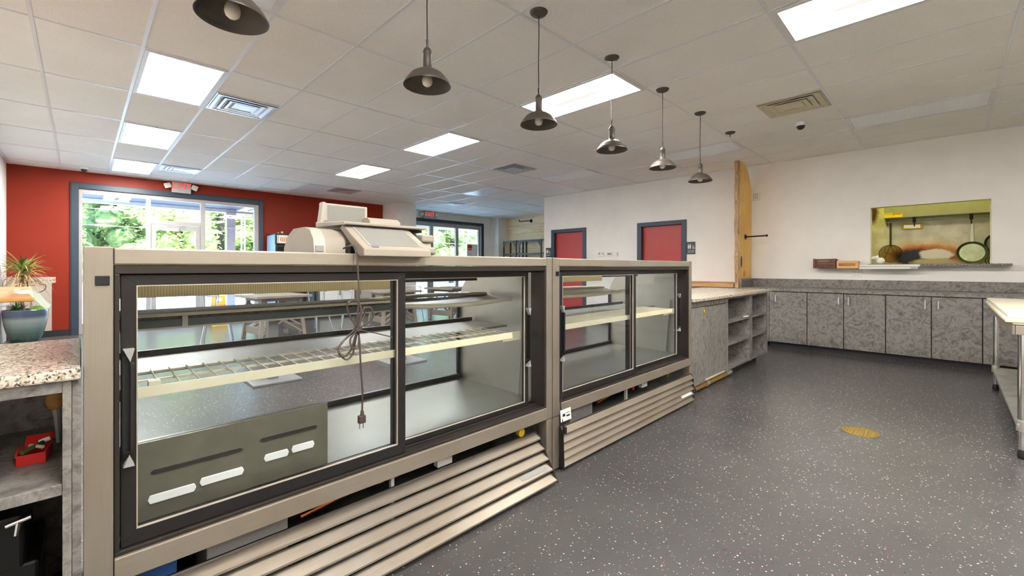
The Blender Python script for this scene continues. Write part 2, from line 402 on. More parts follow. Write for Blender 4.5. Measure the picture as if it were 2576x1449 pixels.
# ------------------------------------------------------------------ building helpers
OFF = {}
class MB:
    def __init__(s): s.b = bmesh.new()
    def box(s, x0, x1, y0, y1, z0, z1, mat=None):
        vs = [s.b.verts.new((x, y, z)) for x in (x0, x1) for y in (y0, y1) for z in (z0, z1)]
        if mat is not None:
            for v in vs: v.co = mat @ v.co
        for f in ((0, 1, 3, 2), (4, 6, 7, 5), (0, 4, 5, 1), (2, 3, 7, 6), (0, 2, 6, 4), (1, 5, 7, 3)):
            s.b.faces.new([vs[i] for i in f])
        return s
    def prism(s, pts, axis, a, b_):
        """2-D outline pulled along an axis; pts are (x,z) for 'y', (y,z) for 'x', (x,y) for 'z'"""
        def P(p, t): return {'y': (p[0], t, p[1]), 'x': (t, p[0], p[1]), 'z': (p[0], p[1], t)}[axis]
        A = [s.b.verts.new(P(p, a)) for p in pts]; B = [s.b.verts.new(P(p, b_)) for p in pts]
        n = len(pts)
        s.b.faces.new(A); s.b.faces.new(list(reversed(B)))
        for i in range(n):
            s.b.faces.new([A[i], B[i], B[(i + 1) % n], A[(i + 1) % n]])
        return s
    def tube(s, pts, r, n=8, closed=False):
        pts = [Vector(p) for p in pts]; rings = []; m = len(pts)
        prev = None
        for i, p in enumerate(pts):
            if closed: t = pts[(i + 1) % m] - pts[i - 1]
            else: t = pts[min(i + 1, m - 1)] - pts[max(i - 1, 0)]
            t = t.normalized() if t.length > 1e-9 else Vector((0, 0, 1))
            if prev is None:
                u = t.orthogonal().normalized()
            else:
                u = prev - t * prev.dot(t)
                u = u.normalized() if u.length > 1e-6 else t.orthogonal().normalized()
            prev = u; w = t.cross(u)
            rr = r[i] if isinstance(r, (list, tuple)) else r
            rings.append([s.b.verts.new(p + (u * math.cos(2 * PI * k / n) + w * math.sin(2 * PI * k / n)) * rr) for k in range(n)])
        for i in range(m if closed else m - 1):
            a, c = rings[i], rings[(i + 1) % m]
            for k in range(n): s.b.faces.new([a[k], a[(k + 1) % n], c[(k + 1) % n], c[k]])
        if not closed:
            s.b.faces.new(list(reversed(rings[0]))); s.b.faces.new(rings[-1])
        return s
    def lathe(s, prof, c=(0, 0, 0), n=32, cap0=True, cap1=True, rot=None):
        c = Vector(c); rings = []
        for (r, z) in prof:
            ring = []
            for k in range(n):
                v = Vector((r * math.cos(2 * PI * k / n), r * math.sin(2 * PI * k / n), z))
                if rot is not None: v = rot @ v
                ring.append(s.b.verts.new(c + v))
            rings.append(ring)
        for i in range(len(rings) - 1):
            for k in range(n): s.b.faces.new([rings[i][k], rings[i][(k + 1) % n], rings[i + 1][(k + 1) % n], rings[i + 1][k]])
        if cap0: s.b.faces.new(list(reversed(rings[0])))
        if cap1: s.b.faces.new(rings[-1])
        return s
    def ball(s, c, r, n=16, m=10):
        rx, ry, rz = (r, r, r) if not isinstance(r, (tuple, list)) else r
        prof = [(math.sin(PI * i / m), -math.cos(PI * i / m)) for i in range(m + 1)]
        top = s.b.verts.new((c[0], c[1], c[2] + rz)); bot = s.b.verts.new((c[0], c[1], c[2] - rz)); rings = []
        for (a, z) in prof[1:-1]:
            rings.append([s.b.verts.new((c[0] + rx * a * math.cos(2 * PI * k / n), c[1] + ry * a * math.sin(2 * PI * k / n), c[2] + rz * z)) for k in range(n)])
        for i in range(len(rings) - 1):
            for k in range(n): s.b.faces.new([rings[i][k], rings[i][(k + 1) % n], rings[i + 1][(k + 1) % n], rings[i + 1][k]])
        for k in range(n):
            s.b.faces.new([bot, rings[0][(k + 1) % n], rings[0][k]]); s.b.faces.new([top, rings[-1][k], rings[-1][(k + 1) % n]])
        return s
    def quad(s, *p):
        s.b.faces.new([s.b.verts.new(q) for q in p]); return s
    def frame(s, x0, x1, z0, z1, t, y0, y1):
        """picture-frame of four bars in an x-z plane; t = (left,right,bottom,top)"""
        l, r, bo, to = t if isinstance(t, (tuple, list)) else (t,) * 4
        s.box(x0, x0 + l, y0, y1, z0, z1); s.box(x1 - r, x1, y0, y1, z0, z1)
        s.box(x0 + l, x1 - r, y0, y1, z0, z0 + bo); s.box(x0 + l, x1 - r, y0, y1, z1 - to, z1); return s
    def xf(s, mat):
        for v in s.b.verts: v.co = mat @ v.co
        return s
    def build(s, name, mat, parent=None, bevel=0.0, smooth=False, seg=2, solid=0.0, origin=None):
        bm = s.b
        bmesh.ops.recalc_face_normals(bm, faces=bm.faces)
        if parent is not None:
            off = OFF[parent.name]
        else:
            if origin is None:
                xs = [v.co for v in bm.verts]
                off = Vector(((min(v.x for v in xs) + max(v.x for v in xs)) / 2, (min(v.y for v in xs) + max(v.y for v in xs)) / 2, min(v.z for v in xs)))
            else: off = Vector(origin)
        for v in bm.verts: v.co -= off
        me = bpy.data.meshes.new(name); bm.to_mesh(me); bm.free()
        me.materials.append(M[mat] if isinstance(mat, str) else mat)
        o = bpy.data.objects.new(name, me); COL.objects.link(o)
        if parent is not None: o.parent = parent
        else: o.location = off
        OFF[o.name] = off
        if smooth:
            for p in me.polygons: p.use_smooth = True
            md = o.modifiers.new('edges', 'EDGE_SPLIT'); md.split_angle = math.radians(40)
        if solid:
            md = o.modifiers.new('thick', 'SOLIDIFY'); md.thickness = solid; md.offset = 0
        if bevel:
            md = o.modifiers.new('bevel', 'BEVEL'); md.width = bevel; md.segments = seg; md.limit_method = 'ANGLE'; md.angle_limit = math.radians(40)
        return o

def tag(o, label, cat, group=None, kind=None):
    o['label'] = label; o['category'] = cat
    if group: o['group'] = group
    if kind: o['kind'] = kind
    return o

def thing(name, label, cat, loc=(0, 0, 0), group=None, local=False):
    """an Empty at the thing's base; parts built with it as parent are given in room coordinates unless local"""
    o = bpy.data.objects.new(name, None); COL.objects.link(o)
    o.empty_display_size = .1
    o.location = loc; OFF[o.name] = Vector((0, 0, 0)) if local else Vector(loc)
    return tag(o, label, cat, group)

def dup(root, loc, rz=None, label=None, group=None):
    def cp(o, parent):
        c = o.copy(); COL.objects.link(c); OFF[c.name] = OFF[o.name]
        if parent is not None: c.parent = parent
        for ch in list(o.children): cp(ch, c)
        return c
    r = cp(root, None); r.location = loc
    if rz is not None: r.rotation_euler = (0, 0, rz)
    if label: r['label'] = label
    if group: r['group'] = group
    return r

def struct(mb, name, mat, parent=None, **kw):
    o = mb.build(name, mat, parent, **kw)
    if parent is None: o['kind'] = 'structure'
    return o

def sempty(name, loc):
    o = bpy.data.objects.new(name, None); COL.objects.link(o); o.location = loc; OFF[o.name] = Vector(loc); o['kind'] = 'structure'
    return o

def text_mb(body, size, mat4, depth=.001, align='CENTER', sx=1.0):
    cu = bpy.data.curves.new('lettering', 'FONT'); cu.body = body; cu.size = size; cu.align_x = align; cu.align_y = 'CENTER'; cu.extrude = depth; cu.resolution_u = 3
    ob = bpy.data.objects.new('lettering_tmp', cu); COL.objects.link(ob)
    dg = bpy.context.evaluated_depsgraph_get(); dg.update()
    me = bpy.data.meshes.new_from_object(ob.evaluated_get(dg))
    mb = MB(); mb.b.from_mesh(me); 
    for v in mb.b.verts: v.co.x *= sx
    mb.xf(mat4)
    bpy.data.objects.remove(ob); bpy.data.curves.remove(cu); bpy.data.meshes.remove(me)
    return mb

def face_mat(loc, facing):
    """text frame standing upright at loc; facing '-y' (read looking along +y) or '-x' (read looking along +x)"""
    R = Matrix(((1, 0, 0), (0, 0, -1), (0, 1, 0))) if facing == '-y' else Matrix(((0, 0, -1), (-1, 0, 0), (0, 1, 0)))
    return Matrix.Translation(loc) @ R.to_4x4()

def wall_holes(axis, t0, t1, a0, a1, z0, z1, holes):
    """wall slab with rectangular openings; axis is the direction of its thickness"""
    mb = MB()
    ca = sorted({a0, a1, *[h[0] for h in holes], *[h[1] for h in holes]}); cz = sorted({z0, z1, *[h[2] for h in holes], *[h[3] for h in holes]})
    for i in range(len(ca) - 1):
        for j in range(len(cz) - 1):
            A, B, Z0, Z1 = ca[i], ca[i + 1], cz[j], cz[j + 1]
            if any(A >= h[0] - 1e-6 and B <= h[1] + 1e-6 and Z0 >= h[2] - 1e-6 and Z1 <= h[3] + 1e-6 for h in holes): continue
            if axis == 'y': mb.box(A, B, t0, t1, Z0, Z1)
            else: mb.box(t0, t1, A, B, Z0, Z1)
    bmesh.ops.remove_doubles(mb.b, verts=mb.b.verts, dist=1e-5)
    seen = {}
    for f in list(mb.b.faces):
        k = tuple(sorted(v.index for v in f.verts)) if False else tuple(round(x, 4) for x in f.calc_center_median())
        seen.setdefault(k, []).append(f)
    bmesh.ops.delete(mb.b, geom=[f for fs in seen.values() if len(fs) > 1 for f in fs], context='FACES_ONLY')
    return mb

# ------------------------------------------------------------------ room shell
struct(MB().box(-1.05, 11.15, -3.75, 11.7, -.12, 0), 'floor', 'floor')
ceil = struct(MB().box(-1.05, 11.15, -3.75, 11.7, CE, CE + .3), 'ceiling', 'tile')
GX, GY, TX, TY = -.2535, .8735, .6096, 1.2192
g = MB()
for i in range(-2, 19):
    x = GX + i * TX
    if -.9 < x < 11.0: g.box(x - .012, x + .012, -3.6, 11.5, CE - .004, CE)
for j in range(-4, 9):
    y = GY + j * TY
    if -3.6 < y < 11.5: g.box(-.9, 11.0, y - .012, y + .012, CE - .0045, CE)
struct(g, 'ceiling_grid', 'grid_white', ceil)

struct(MB().box(-1.05, -.905, -3.75, 11.7, 0, CE), 'wall_left', 'wall_white')
wn_ = struct(wall_holes('y', 11.2, 11.36, -.905, 6.1, 0, CE, [(-.03, 2.95, 0, 2.69)]), 'wall_front', 'wall_red')
struct(MB().prism([(-.90, .03), (-.372, .03), (-.372, .955), (-.324, .965), (-.324, 1.066), (-.90, 1.07)], 'y', 11.197, 11.2), 'bare_patch', 'wall_bare', wn_)
mb = MB()
for x, z, r in ((-.343, 1.015, .022), (-.385, 1.005, .012), (-.43, 1.008, .01), (-.48, 1.006, .011)):
    mb.lathe([(r, 0), (r * .7, .002)], (x, 11.197, z), 10, rot=Matrix.Rotation(PI / 2, 3, 'X'))
struct(mb, 'glue_spot', 'ledge_wood', wn_)
struct(MB().box(6.1, 6.75, 10.5, 11.7, 0, CE), 'wall_column', 'wall_white')
struct(wall_holes('y', 11.55, 11.7, 6.75, 10.6, 0, CE, [(6.82, 10.10, 0, 2.69)]), 'wall_entry', 'wall_white')
struct(MB().box(10.57, 11.0, 11.16, 11.7, 0, CE), 'wall_pier', 'wall_white')
struct(MB().box(11.0, 11.15, 7.05, 11.7, 0, CE), 'wall_alcove_end', 'pine')
struct(MB().box(8.52, 11.0, 7.05, 7.18, 0, CE), 'wall_alcove_side', 'wall_white')
struct(wall_holes('x', 8.4, 8.52, -3.75, 7.18, 0, CE, [(5.97, 6.86, 0, 2.105), (3.63, 4.52, 0, 2.105), (-.386, .803, 1.285, 2.12)]), 'wall_right', 'wall_white')
struct(MB().box(9.6, 9.72, -3.75, 7.05, 0, CE), 'wall_kitchen', 'scorched')
struct(MB().box(8.52, 9.6, 2.2, 2.32, 0, CE), 'wall_kitchen_side', 'wall_white')
struct(MB().box(-1.05, 9.72, -3.9, -3.75, 0, CE), 'wall_back', 'wall_rear')
struct(MB().box(-.905, -.116, 11.185, 11.2, 0, .11), 'baseboard_front', 'base_black')
struct(MB().box(-.905, -.74, 11.18, 11.198, 0, .1), 'baseboard_patch', 'base_black')
struct(MB().box(3.05, 6.1, 11.185, 11.2, 0, .11), 'baseboard_front_far', 'base_black')
struct(MB().box(8.385, 8.4, 4.62, 5.87, 0, .11).box(8.385, 8.4, 2.5, 3.53, 0, .11).box(8.385, 8.4, 6.95, 7.18, 0, .11), 'baseboard_right', 'base_black')
struct(MB().box(6.1, 6.75, 10.485, 10.5, 0, .11), 'baseboard_column', 'base_black')

# storefront beside the red wall: slate casing, white aluminium frames
tr = MB().box(-.128, -.03, 11.165, 11.2, 0, 2.79).box(2.95, 3.03, 11.165, 11.2, 0, 2.79).box(-.03, 2.95, 11.165, 11.2, 2.69, 2.79)
tr.box(-.142, -.128, 11.172, 11.2, 0, 2.803).box(3.03, 3.044, 11.172, 11.2, 0, 2.803).box(-.128, 3.03, 11.172, 11.2, 2.79, 2.803)
struct(tr, 'trim_1', 'slate_trim', bevel=.004)
w1 = sempty('window_1', (1.45, 11.25, 0))
f = MB()
f.box(-.03, .017, 11.21, 11.31, 0, 2.69).box(2.86, 2.95, 11.21, 11.31, 0, 2.69).box(.017, 2.86, 11.21, 11.31, 2.615, 2.69)
f.box(.931, 1.004, 11.21, 11.31, 0, 2.615).box(1.831, 1.916, 11.21, 11.31, 0, 2.615).box(1.004, 1.831, 11.21, 11.31, 2.115, 2.19)
f.box(.017, .931, 11.21, 11.31, .0, .19).box(1.916, 2.86, 11.21, 11.31, .0, .19).box(.017, .931, 11.215, 11.305, .97, 1.02).box(1.916, 2.86, 11.215, 11.305, .97, 1.02)
struct(f, 'window_frame', 'frame_alu', w1, bevel=.004)
for x0, x1, z0, z1 in ((.017, .931, .19, .97), (.017, .931, 1.02, 2.615), (1.004, 1.831, 2.19, 2.615), (1.916, 2.86, .19, .97), (1.916, 2.86, 1.02, 2.615)):
    struct(MB().box(x0, x1, 11.257, 11.263, z0, z1), 'pane', 'glass_window', w1)
d1 = sempty('door_1', (1.42, 11.25, 0))
struct(MB().frame(1.012, 1.823, .012, 2.105, (.075, .075, .22, .10), 11.23, 11.285), 'door_leaf', 'frame_alu', d1, bevel=.003)
struct(MB().box(1.087, 1.748, 11.255, 11.261, .232, 2.005), 'pane', 'glass_window', d1)
struct(MB().box(1.18, 1.46, 11.17, 11.23, 1.985, 2.06).tube([(1.25, 11.19, 2.07), (1.42, 11.15, 2.085), (1.56, 11.2, 2.10)], .008), 'door_closer', 'frame_alu', d1, bevel=.006)
struct(MB().box(1.03, 1.81, 11.19, 11.22, .99, 1.04).box(1.03, 1.07, 11.2, 11.235, .96, 1.07).box(1.77, 1.81, 11.2, 11.235, .96, 1.07), 'push_bar', 'steel_plain', d1, bevel=.004)
# second storefront, beyond the column
struct(MB().box(10.10, 10.20, 11.52, 11.55, 0, 2.79).box(6.75, 10.10, 11.52, 11.55, 2.69, 2.79), 'trim_2', 'slate_trim', bevel=.004)
w2 = sempty('window_2', (9, 11.6, 0))
f = MB().box(10.0, 10.10, 11.58, 11.66, 0, 2.69).box(6.82, 10.0, 11.58, 11.66, 2.56, 2.69).box(7.96, 8.09, 11.58, 11.66, 0, 2.56).box(9.0, 9.11, 11.58, 11.66, 0, 2.56)
f.box(8.09, 9.0, 11.58, 11.66, 0, .18).box(9.11, 10.0, 11.58, 11.66, 0, .18).box(6.82, 6.9, 11.58, 11.66, 0, 2.56)
struct(f, 'window_frame', 'frame_alu', w2, bevel=.004)
for x0, x1 in ((8.09, 9.0), (9.11, 10.0)):
    struct(MB().box(x0, x1, 11.617, 11.623, .18, 2.56), 'pane', 'glass_window', w2)
d2 = sempty('door_2', (7.43, 11.6, 0))
struct(MB().frame(6.905, 7.955, .012, 2.10, (.08, .08, .22, .1), 11.59, 11.645).box(6.9, 7.96, 11.58, 11.66, 2.11, 2.19), 'door_leaf', 'frame_alu', d2, bevel=.003)
struct(MB().box(6.985, 7.875, 11.615, 11.621, .232, 2.0).box(6.9, 7.96, 11.615, 11.621, 2.19, 2.56), 'pane', 'glass_window', d2)
# restroom doors in the right wall
def restroom_door(n, y0, y1):
    d = sempty('door_%d' % n, (8.42, (y0 + y1) / 2, 0))
    f = MB()
    for a, b_ in ((y0 - .075, y0 + .02), (y1 - .02, y1 + .075)): f.box(8.375, 8.53, a, b_, 0, 2.17)
    f.box(8.375, 8.53, y0 + .02, y1 - .02, 2.085, 2.17)
    struct(f, 'door_frame', 'slate_trim', d, bevel=.004)
    struct(MB().box(8.455, 8.495, y0 + .022, y1 - .022, .01, 2.083), 'door_leaf', 'door_red', d, bevel=.002)
    struct(MB().lathe([(.028, 0), (.028, .008), (.012, .01), (.012, .05)], (8.455, y1 - .1, 1.0), 14, rot=Matrix.Rotation(-PI / 2, 3, 'Y')).tube([(8.405, y1 - .1, 1.0), (8.403, y1 - .22, 1.0)], .009), 'door_handle', 'chrome', d, smooth=True)
restroom_door(3, 5.97, 6.86)
restroom_door(4, 3.63, 4.52)
# opening trim round the serving hatch
struct(MB().box(8.396, 8.404, -.392, -.386, 1.285, 2.126).box(8.396, 8.404, .803, .809, 1.285, 2.126).box(8.396, 8.404, -.386, .803, 2.12, 2.126), 'trim_3', 'cream_paint')
# ------------------------------------------------------------------ ceiling fixtures
def troffer(i, j, lit, label, group):
    x0, y0 = GX + i * TX, GY + j * TY
    x1, y1 = x0 + TX, y0 + TY
    t = thing('ceiling_light', label, 'ceiling light', ((x0 + x1) / 2, (y0 + y1) / 2, CE - .012), group)
    f = MB(); a = .016; w = .03
    f.box(x0 + a, x0 + a + w, y0 + a, y1 - a, CE - .012, CE - .001).box(x1 - a - w, x1 - a, y0 + a, y1 - a, CE - .012, CE - .001)
    f.box(x0 + a + w, x1 - a - w, y0 + a, y0 + a + w, CE - .012, CE - .001).box(x0 + a + w, x1 - a - w, y1 - a - w, y1 - a, CE - .012, CE - .001)
    f.build('frame', 'frame_white', t)
    MB().box(x0 + a + w, x1 - a - w, y0 + a + w, y1 - a - w, CE - .007, CE - .002).build('diffuser', 'panel_lit' if lit else 'panel_unlit', t)
    return t
LIT = 'lit fluorescent ceiling panels'; UNLIT = 'unlit ceiling panels'
troffer(1, 3, True, 'largest lit ceiling panel at the left, next to the big square vent', LIT)
troffer(1, 5, True, 'middle lit panel of the row of three leading to the red wall', LIT)
troffer(1, 7, True, 'lit ceiling panel closest to the red wall, beside the small dome camera', LIT)
troffer(6, 1, True, 'lit ceiling panel behind the third pendant lamp cord', LIT)
troffer(6, 3, True, 'lit ceiling panel in the middle of the dining ceiling, between two others of its row', LIT)
troffer(6, 5, True, 'small far lit ceiling panel above the deli scale', LIT)
troffer(6, -1, True, 'biggest lit ceiling panel over the kitchen aisle at the top edge', LIT)
troffer(1, 1, False, 'unlit ceiling panel at the top edge behind the nearest pendant shade', UNLIT)
troffer(6, 7, False, 'unlit ceiling panel near the far end of the red wall', UNLIT)
troffer(11, -1, False, 'long unlit grey ceiling panel over the serving hatch with dark end gaps', UNLIT)
troffer(11, 1, False, 'unlit ceiling panel above the upright wooden slab', UNLIT)
troffer(11, 3, False, 'unlit ceiling panel above the two restroom doors', UNLIT)
troffer(11, 5, False, 'unlit ceiling panel above the far corner of the white restroom wall', UNLIT)
troffer(15, 6, False, 'farthest unlit ceiling panel near the pine plank wall', UNLIT)
# unseen panels behind the camera; the back pair is added to lift shadows
troffer(1, -1, True, 'unseen lit ceiling panel over the left counter behind the photographer', LIT)
troffer(1, -3, True, 'added unseen lit ceiling panel at the back of the kitchen, left', LIT)
troffer(6, -3, True, 'added unseen lit ceiling panel at the back of the kitchen, right', LIT)

def diffuser(i, j2, label, rusty=False, white=False):
    x0, y0 = GX + i * TX, GY + j2 * TX
    cx, cy = x0 + TX / 2, y0 + TX / 2
    t = thing('air_vent', label, 'air vent', (cx, cy, CE - .03), 'square ceiling air vents')
    mt = 'cream_paint' if rusty else ('frame_white' if white else 'vent_metal')
    def ring(h0, h1, z0, z1):
        m = MB()
        for k in range(4):
            R = Matrix.Translation((cx, cy, 0)) @ Matrix.Rotation(k * PI / 2, 4, 'Z')
            p = [(-h0, -h0, z0), (h0, -h0, z0), (h1, -h1, z1), (-h1, -h1, z1)]
            q = [(-h0, -h0, z0 + .003), (h0, -h0, z0 + .003), (h1, -h1, z1 + .003), (-h1, -h1, z1 + .003)]
            P = [R @ Vector(v) for v in p]; Q = [R @ Vector(v) for v in q]
            m.quad(*P); m.quad(*reversed(Q))
        return m
    MB().box(cx - .275, cx + .275, cy - .275, cy + .275, CE - .004, CE - .001).build('back_plate', 'vent_dark', t)
    f = MB()
    for a in (-.29, .275): f.box(cx + a, cx + a + .015, cy - .29, cy + .29, CE - .012, CE - .002)
    for a in (-.29, .275): f.box(cx - .275, cx + .275, cy + a, cy + a + .015, CE - .012, CE - .002)
    f.build('frame', mt, t)
    for h0, h1, h2 in ((.274, .245, .205), (.205, .18, .145), (.145, .12, .09)):
        ring(h1, h0, CE - .018, CE - .018).build('louver', mt, t)
        ring(h2, h1, CE - .006, CE - .017).build('louver', mt, t)
    MB().box(cx - .088, cx + .088, cy - .088, cy + .088, CE - .012, CE - .007).build('centre_plate', mt, t)
    return t
diffuser(2, 7, 'big shiny square air vent right of the large lit panel')
diffuser(2, 14, 'shiny square air vent above the lit exit sign on the red wall')
diffuser(7, 14, 'shiny square air vent at the ceiling near the far end of the red wall')
diffuser(9, 7, 'shiny square air vent in the dining ceiling left of the restroom doors')
diffuser(12, 14, 'white square air vent in front of the farther exit sign', white=True)
diffuser(9, 0, 'dusty stained square air vent over the kitchen aisle', rusty=True)

def dome_camera(x, y, label):
    t = thing('dome_camera', label, 'security camera', (x, y, CE - .1), 'ceiling dome cameras')
    MB().lathe([(.055, -.0), (.055, -.03), (.048, -.045)], (x, y, CE), 24).build('housing', 'white_plastic', t, smooth=True)
    MB().lathe([(.044, -.045), (.04, -.065), (.026, -.083), (.008, -.09)], (x, y, CE), 24).build('dome', 'black_plastic', t, smooth=True)
dome_camera(.04, 10.65, 'small white dome camera on the ceiling near the red wall')
dome_camera(6.28, 1.26, 'white dome camera on the ceiling below the stained vent')

# ------------------------------------------------------------------ pendant lamps
PY = 1.99
def canopy_mb(z=CE): return MB().lathe([(.062, 0), (.06, -.008), (.048, -.02), (.012, -.026)], (0, 0, z), 28)
def pendant():
    t = thing('pendant_lamp', '', 'pendant lamp', (0, 0, 0), 'black metal pendant lamps over the counter')
    canopy_mb().build('canopy', 'pendant_black', t, smooth=True)
    MB().tube([(0, 0, CE - .02), (.002, 0, 2.85), (-.002, .001, 2.65), (0, 0, 2.47)], .0035, 6).tube([(0, 0, 2.475), (0, 0, 2.43)], [.007, .005], 8).build('cord', 'black_plastic', t, smooth=True)
    MB().lathe([(.004, 2.435), (.012, 2.43), (.02, 2.42), (.024, 2.408), (.026, 2.404), (.026, 2.398), (.0235, 2.395), (.0235, 2.325), (.026, 2.318), (.03, 2.315)], (0, 0, 0), 24, False, False).build('socket', 'pendant_black', t, smooth=True)
    prof = [(r * 1.0 if r < .05 else r * 1.05, z) for r, z in [(.03, 2.316), (.038, 2.310), (.041, 2.305), (.062, 2.297), (.083, 2.283), (.098, 2.265), (.106, 2.252), (.110, 2.249), (.118, 2.235), (.123, 2.224)]]
    inner = [(r - .0025, z - .001) for r, z in reversed(prof[1:])]
    MB().lathe(prof + [(.1288, 2.222)] + inner, (0, 0, 0), 40, False, False).build('shade', 'pendant_black', t, smooth=True)
    MB().lathe([(.008, 2.30), (.013, 2.29), (.0135, 2.27), (.022, 2.258), (.0285, 2.24), (.029, 2.225), (.024, 2.209), (.013, 2.200), (.002, 2.198)], (0, 0, .02), 24).build('bulb', 'bulb_glass', t, smooth=True)
    return t
p0 = pendant()
PEND = [(.43, 'pendant lamp nearest the camera, cut by the top edge, seen from right below'), (1.35, 'second pendant lamp from the left, its cord running out of the picture'),
        (2.27, 'third pendant lamp, hanging in front of a lit ceiling panel'), (3.205, 'fourth pendant lamp from the left'),
        (4.135, 'fifth pendant lamp from the left, second nearest the wooden slab'), (5.07, 'farthest pendant lamp, hanging just left of the upright wooden slab')]
for k, (x, lab) in enumerate(PEND):
    if k == 0: p0.location = (x, PY, 0); p0['label'] = lab
    else: dup(p0, (x, PY, 0), None, lab)
t = thing('ceiling_canopy', 'black round lamp canopy on the ceiling with no lamp hanging from it', 'lamp canopy', (6.08, 2.0, 0), local=True)
canopy_mb().build('canopy', 'pendant_black', t, smooth=True)
MB().tube([(0, 0, CE - .02), (0, 0, CE - .06)], .005, 6).build('stub', 'black_plastic', t)

# ------------------------------------------------------------------ refrigerated display cases
W = 2.012
def display_case(x0, label, near):
    t = thing('display_case', label, 'display case', (x0, 1.66, 0), 'stainless refrigerated deli cases', local=True)
    for a, b_ in ((0, .062), (W - .05, W)):
        MB().box(a, b_, 0, .06, .33, 1.29).box(a, b_, .0015, .06, .012, .327).build('corner_post', 'steel_z', t, bevel=.003)
    MB().box(.0635, W - .0515, .0, .045, 1.24, 1.286).build('top_rail', 'steel_x', t, bevel=.003)
    MB().box(0, W, .0605, .46, 1.276, 1.29).box(.0635, W - .0515, .0455, .0605, 1.276, 1.288).build('top_panel', 'steel_x', t, bevel=.002)
    MB().box(.0635, W - .0515, -.004, .05, .333, .401).build('lower_rail', 'steel_x', t, bevel=.003)
    f = MB(); x1, x2 = .0635, W - .0515
    f.box(x1, x2, .006, .115, 1.212, 1.238).box(x1, x2, .006, .115, .403, .414).box(x1, x1 + .012, .006, .115, .414, 1.212).box(x2 - .012, x2, .006, .115, .414, 1.212)
    f.box(x1, x2, .052, .058, .414, .424).box(x1, x2, .052, .058, 1.203, 1.212)
    f.build('door_track', 'bronze_frame', t, bevel=.002)
    def door(a, b_, y0, left, right, handle_x, thin):
        z0, z1 = .416, 1.209
        fr = MB()
        bo, to = (.044, .032) if not thin else (.032, .03)
        # mitred frame
        o = [(a, z0), (b_, z0), (b_, z1), (a, z1)]; q = [(a + left, z0 + bo), (b_ - right, z0 + bo), (b_ - right, z1 - to), (a + left, z1 - to)]
        for k in range(4):
            k2 = (k + 1) % 4
            fr.prism([o[k], o[k2], q[k2], q[k]], 'y', y0, y0 + .024)
        d = fr.build('sliding_door', 'black_frame', t, bevel=.0015)
        MB().box(a + left - .006, b_ - right + .006, y0 + .010, y0 + .015, z0 + bo - .006, z1 - to + .006).build('glass', 'glass_case', d)
        MB().frame(a + left - .001, b_ - right + .001, z0 + bo - .001, z1 - to + .001, .0028, y0 - .0012, y0 + .008).build('gasket', 'gasket', d)
        h = MB(); hx = handle_x; ym = -.006
        h.prism([(hx - .013, .68), (hx + .013, .68), (hx + .013, .975), (hx - .013, .975)], 'y', y0 - .006, y0)
        h.box(hx + .004, hx + .013, y0 - .028, y0 - .006, .70, .955)
        h.prism([(y0 - .028, .70), (y0 - .006, .67), (y0 - .006, .70)], 'x', hx - .012, hx + .013)
        h.build('handle', 'black_plastic', d, bevel=.0015)
        h = MB()
        h.prism([(hx - .012, .995), (hx + .014, .995), (hx + .004, .957)], 'y', y0 - .026, y0 - .0002)
        h.build('handle_end', 'grey_plastic', d, bevel=.001)
        h = MB()
        h.prism([(hx - .012, .655), (hx + .014, .655), (hx + .002, .69)], 'y', y0 - .026, y0 - .0002)
        h.build('handle_end', 'grey_plastic', d, bevel=.001)
    door(.078, 1.02, .018, .036, .04, .094, False)
    door(.985, 1.872, .066, .03, .03, 1.888 - .03, True)
    # body
    prof = [(.06, .42), (.84, .42), (.862, .46), (.862, .93)]
    for k in range(1, 9):
        an = PI / 2 * k / 9
        prof.append((.46 + .402 * math.cos(an), .93 + .345 * math.sin(an)))
    prof += [(.46, 1.275), (.06, 1.275)]
    for a, b_ in ((.004, .034), (W - .034, W - .004)):
        MB().prism(prof, 'x', a, b_).build('end_panel', 'steel_plain', t)
    MB().box(.036, W - .036, .118, .84, .418, .43).build('deck', 'steel_deck', t)
    MB().box(.036, W - .036, .825, .855, .431, .462).box(.036, .056, .84, .858, .462, .97).box(W - .058, W - .036, .84, .858, .462, .97).build('glass_channel', 'black_frame', t, bevel=.002)
    # curved customer glass
    gp = [(.85, .462), (.85, .93)] + [(.455 + .395 * math.cos(PI / 2 * k / 14), .93 + .338 * math.sin(PI / 2 * k / 14)) for k in range(1, 15)]
    m = MB(); A = [m.b.verts.new((.036, y, z)) for y, z in gp]; B = [m.b.verts.new((W - .036, y, z)) for y, z in gp]
    for k in range(len(gp) - 1): m.b.faces.new([A[k], A[k + 1], B[k + 1], B[k]])
    m.build('front_glass', 'glass_case', t, smooth=True)
    # shelves
    MB().box(.05, W - .05, .335, .685, .85, .861).build('solid_shelf', 'steel_deck', t, bevel=.002)
    MB().box(.05, W - .05, .686, .70, .853, .884).build('price_rail', 'black_frame', t)
    r = MB(); n = 33 if near else 60
    a, b_ = (.06, 1.735)
    for k in range(n):
        x = a + .01 + (b_ - a - .02) * k / (n - 1)
        r.tube([(x, .072, .862), (x, .335, .866)], .0026 if near else .004, 6)
    r.box(a, b_, .196, .208, .852, .859).box(a, b_, .326, .334, .854, .862)
    r.build('wire_rack', 'cream_paint', t)
    MB().prism([(.058, .832), (.070, .832), (.074, .864), (.062, .866)], 'x', a, b_).build('rack_lip', 'cream_paint', t, bevel=.002)
    MB().box(b_ + .002, W - .05, .14, .15, .80, .85).box(.145, .175, .062, .10, .852, .878).build('rack_bracket', 'cream_paint', t)
    for x in (.05, W - .062):
        MB().prism([(.178, .925), (.203, .925), (.25, .432), (.225, .432)], 'x', x, x + .012).build('shelf_upright', 'steel_plain', t, bevel=.002)
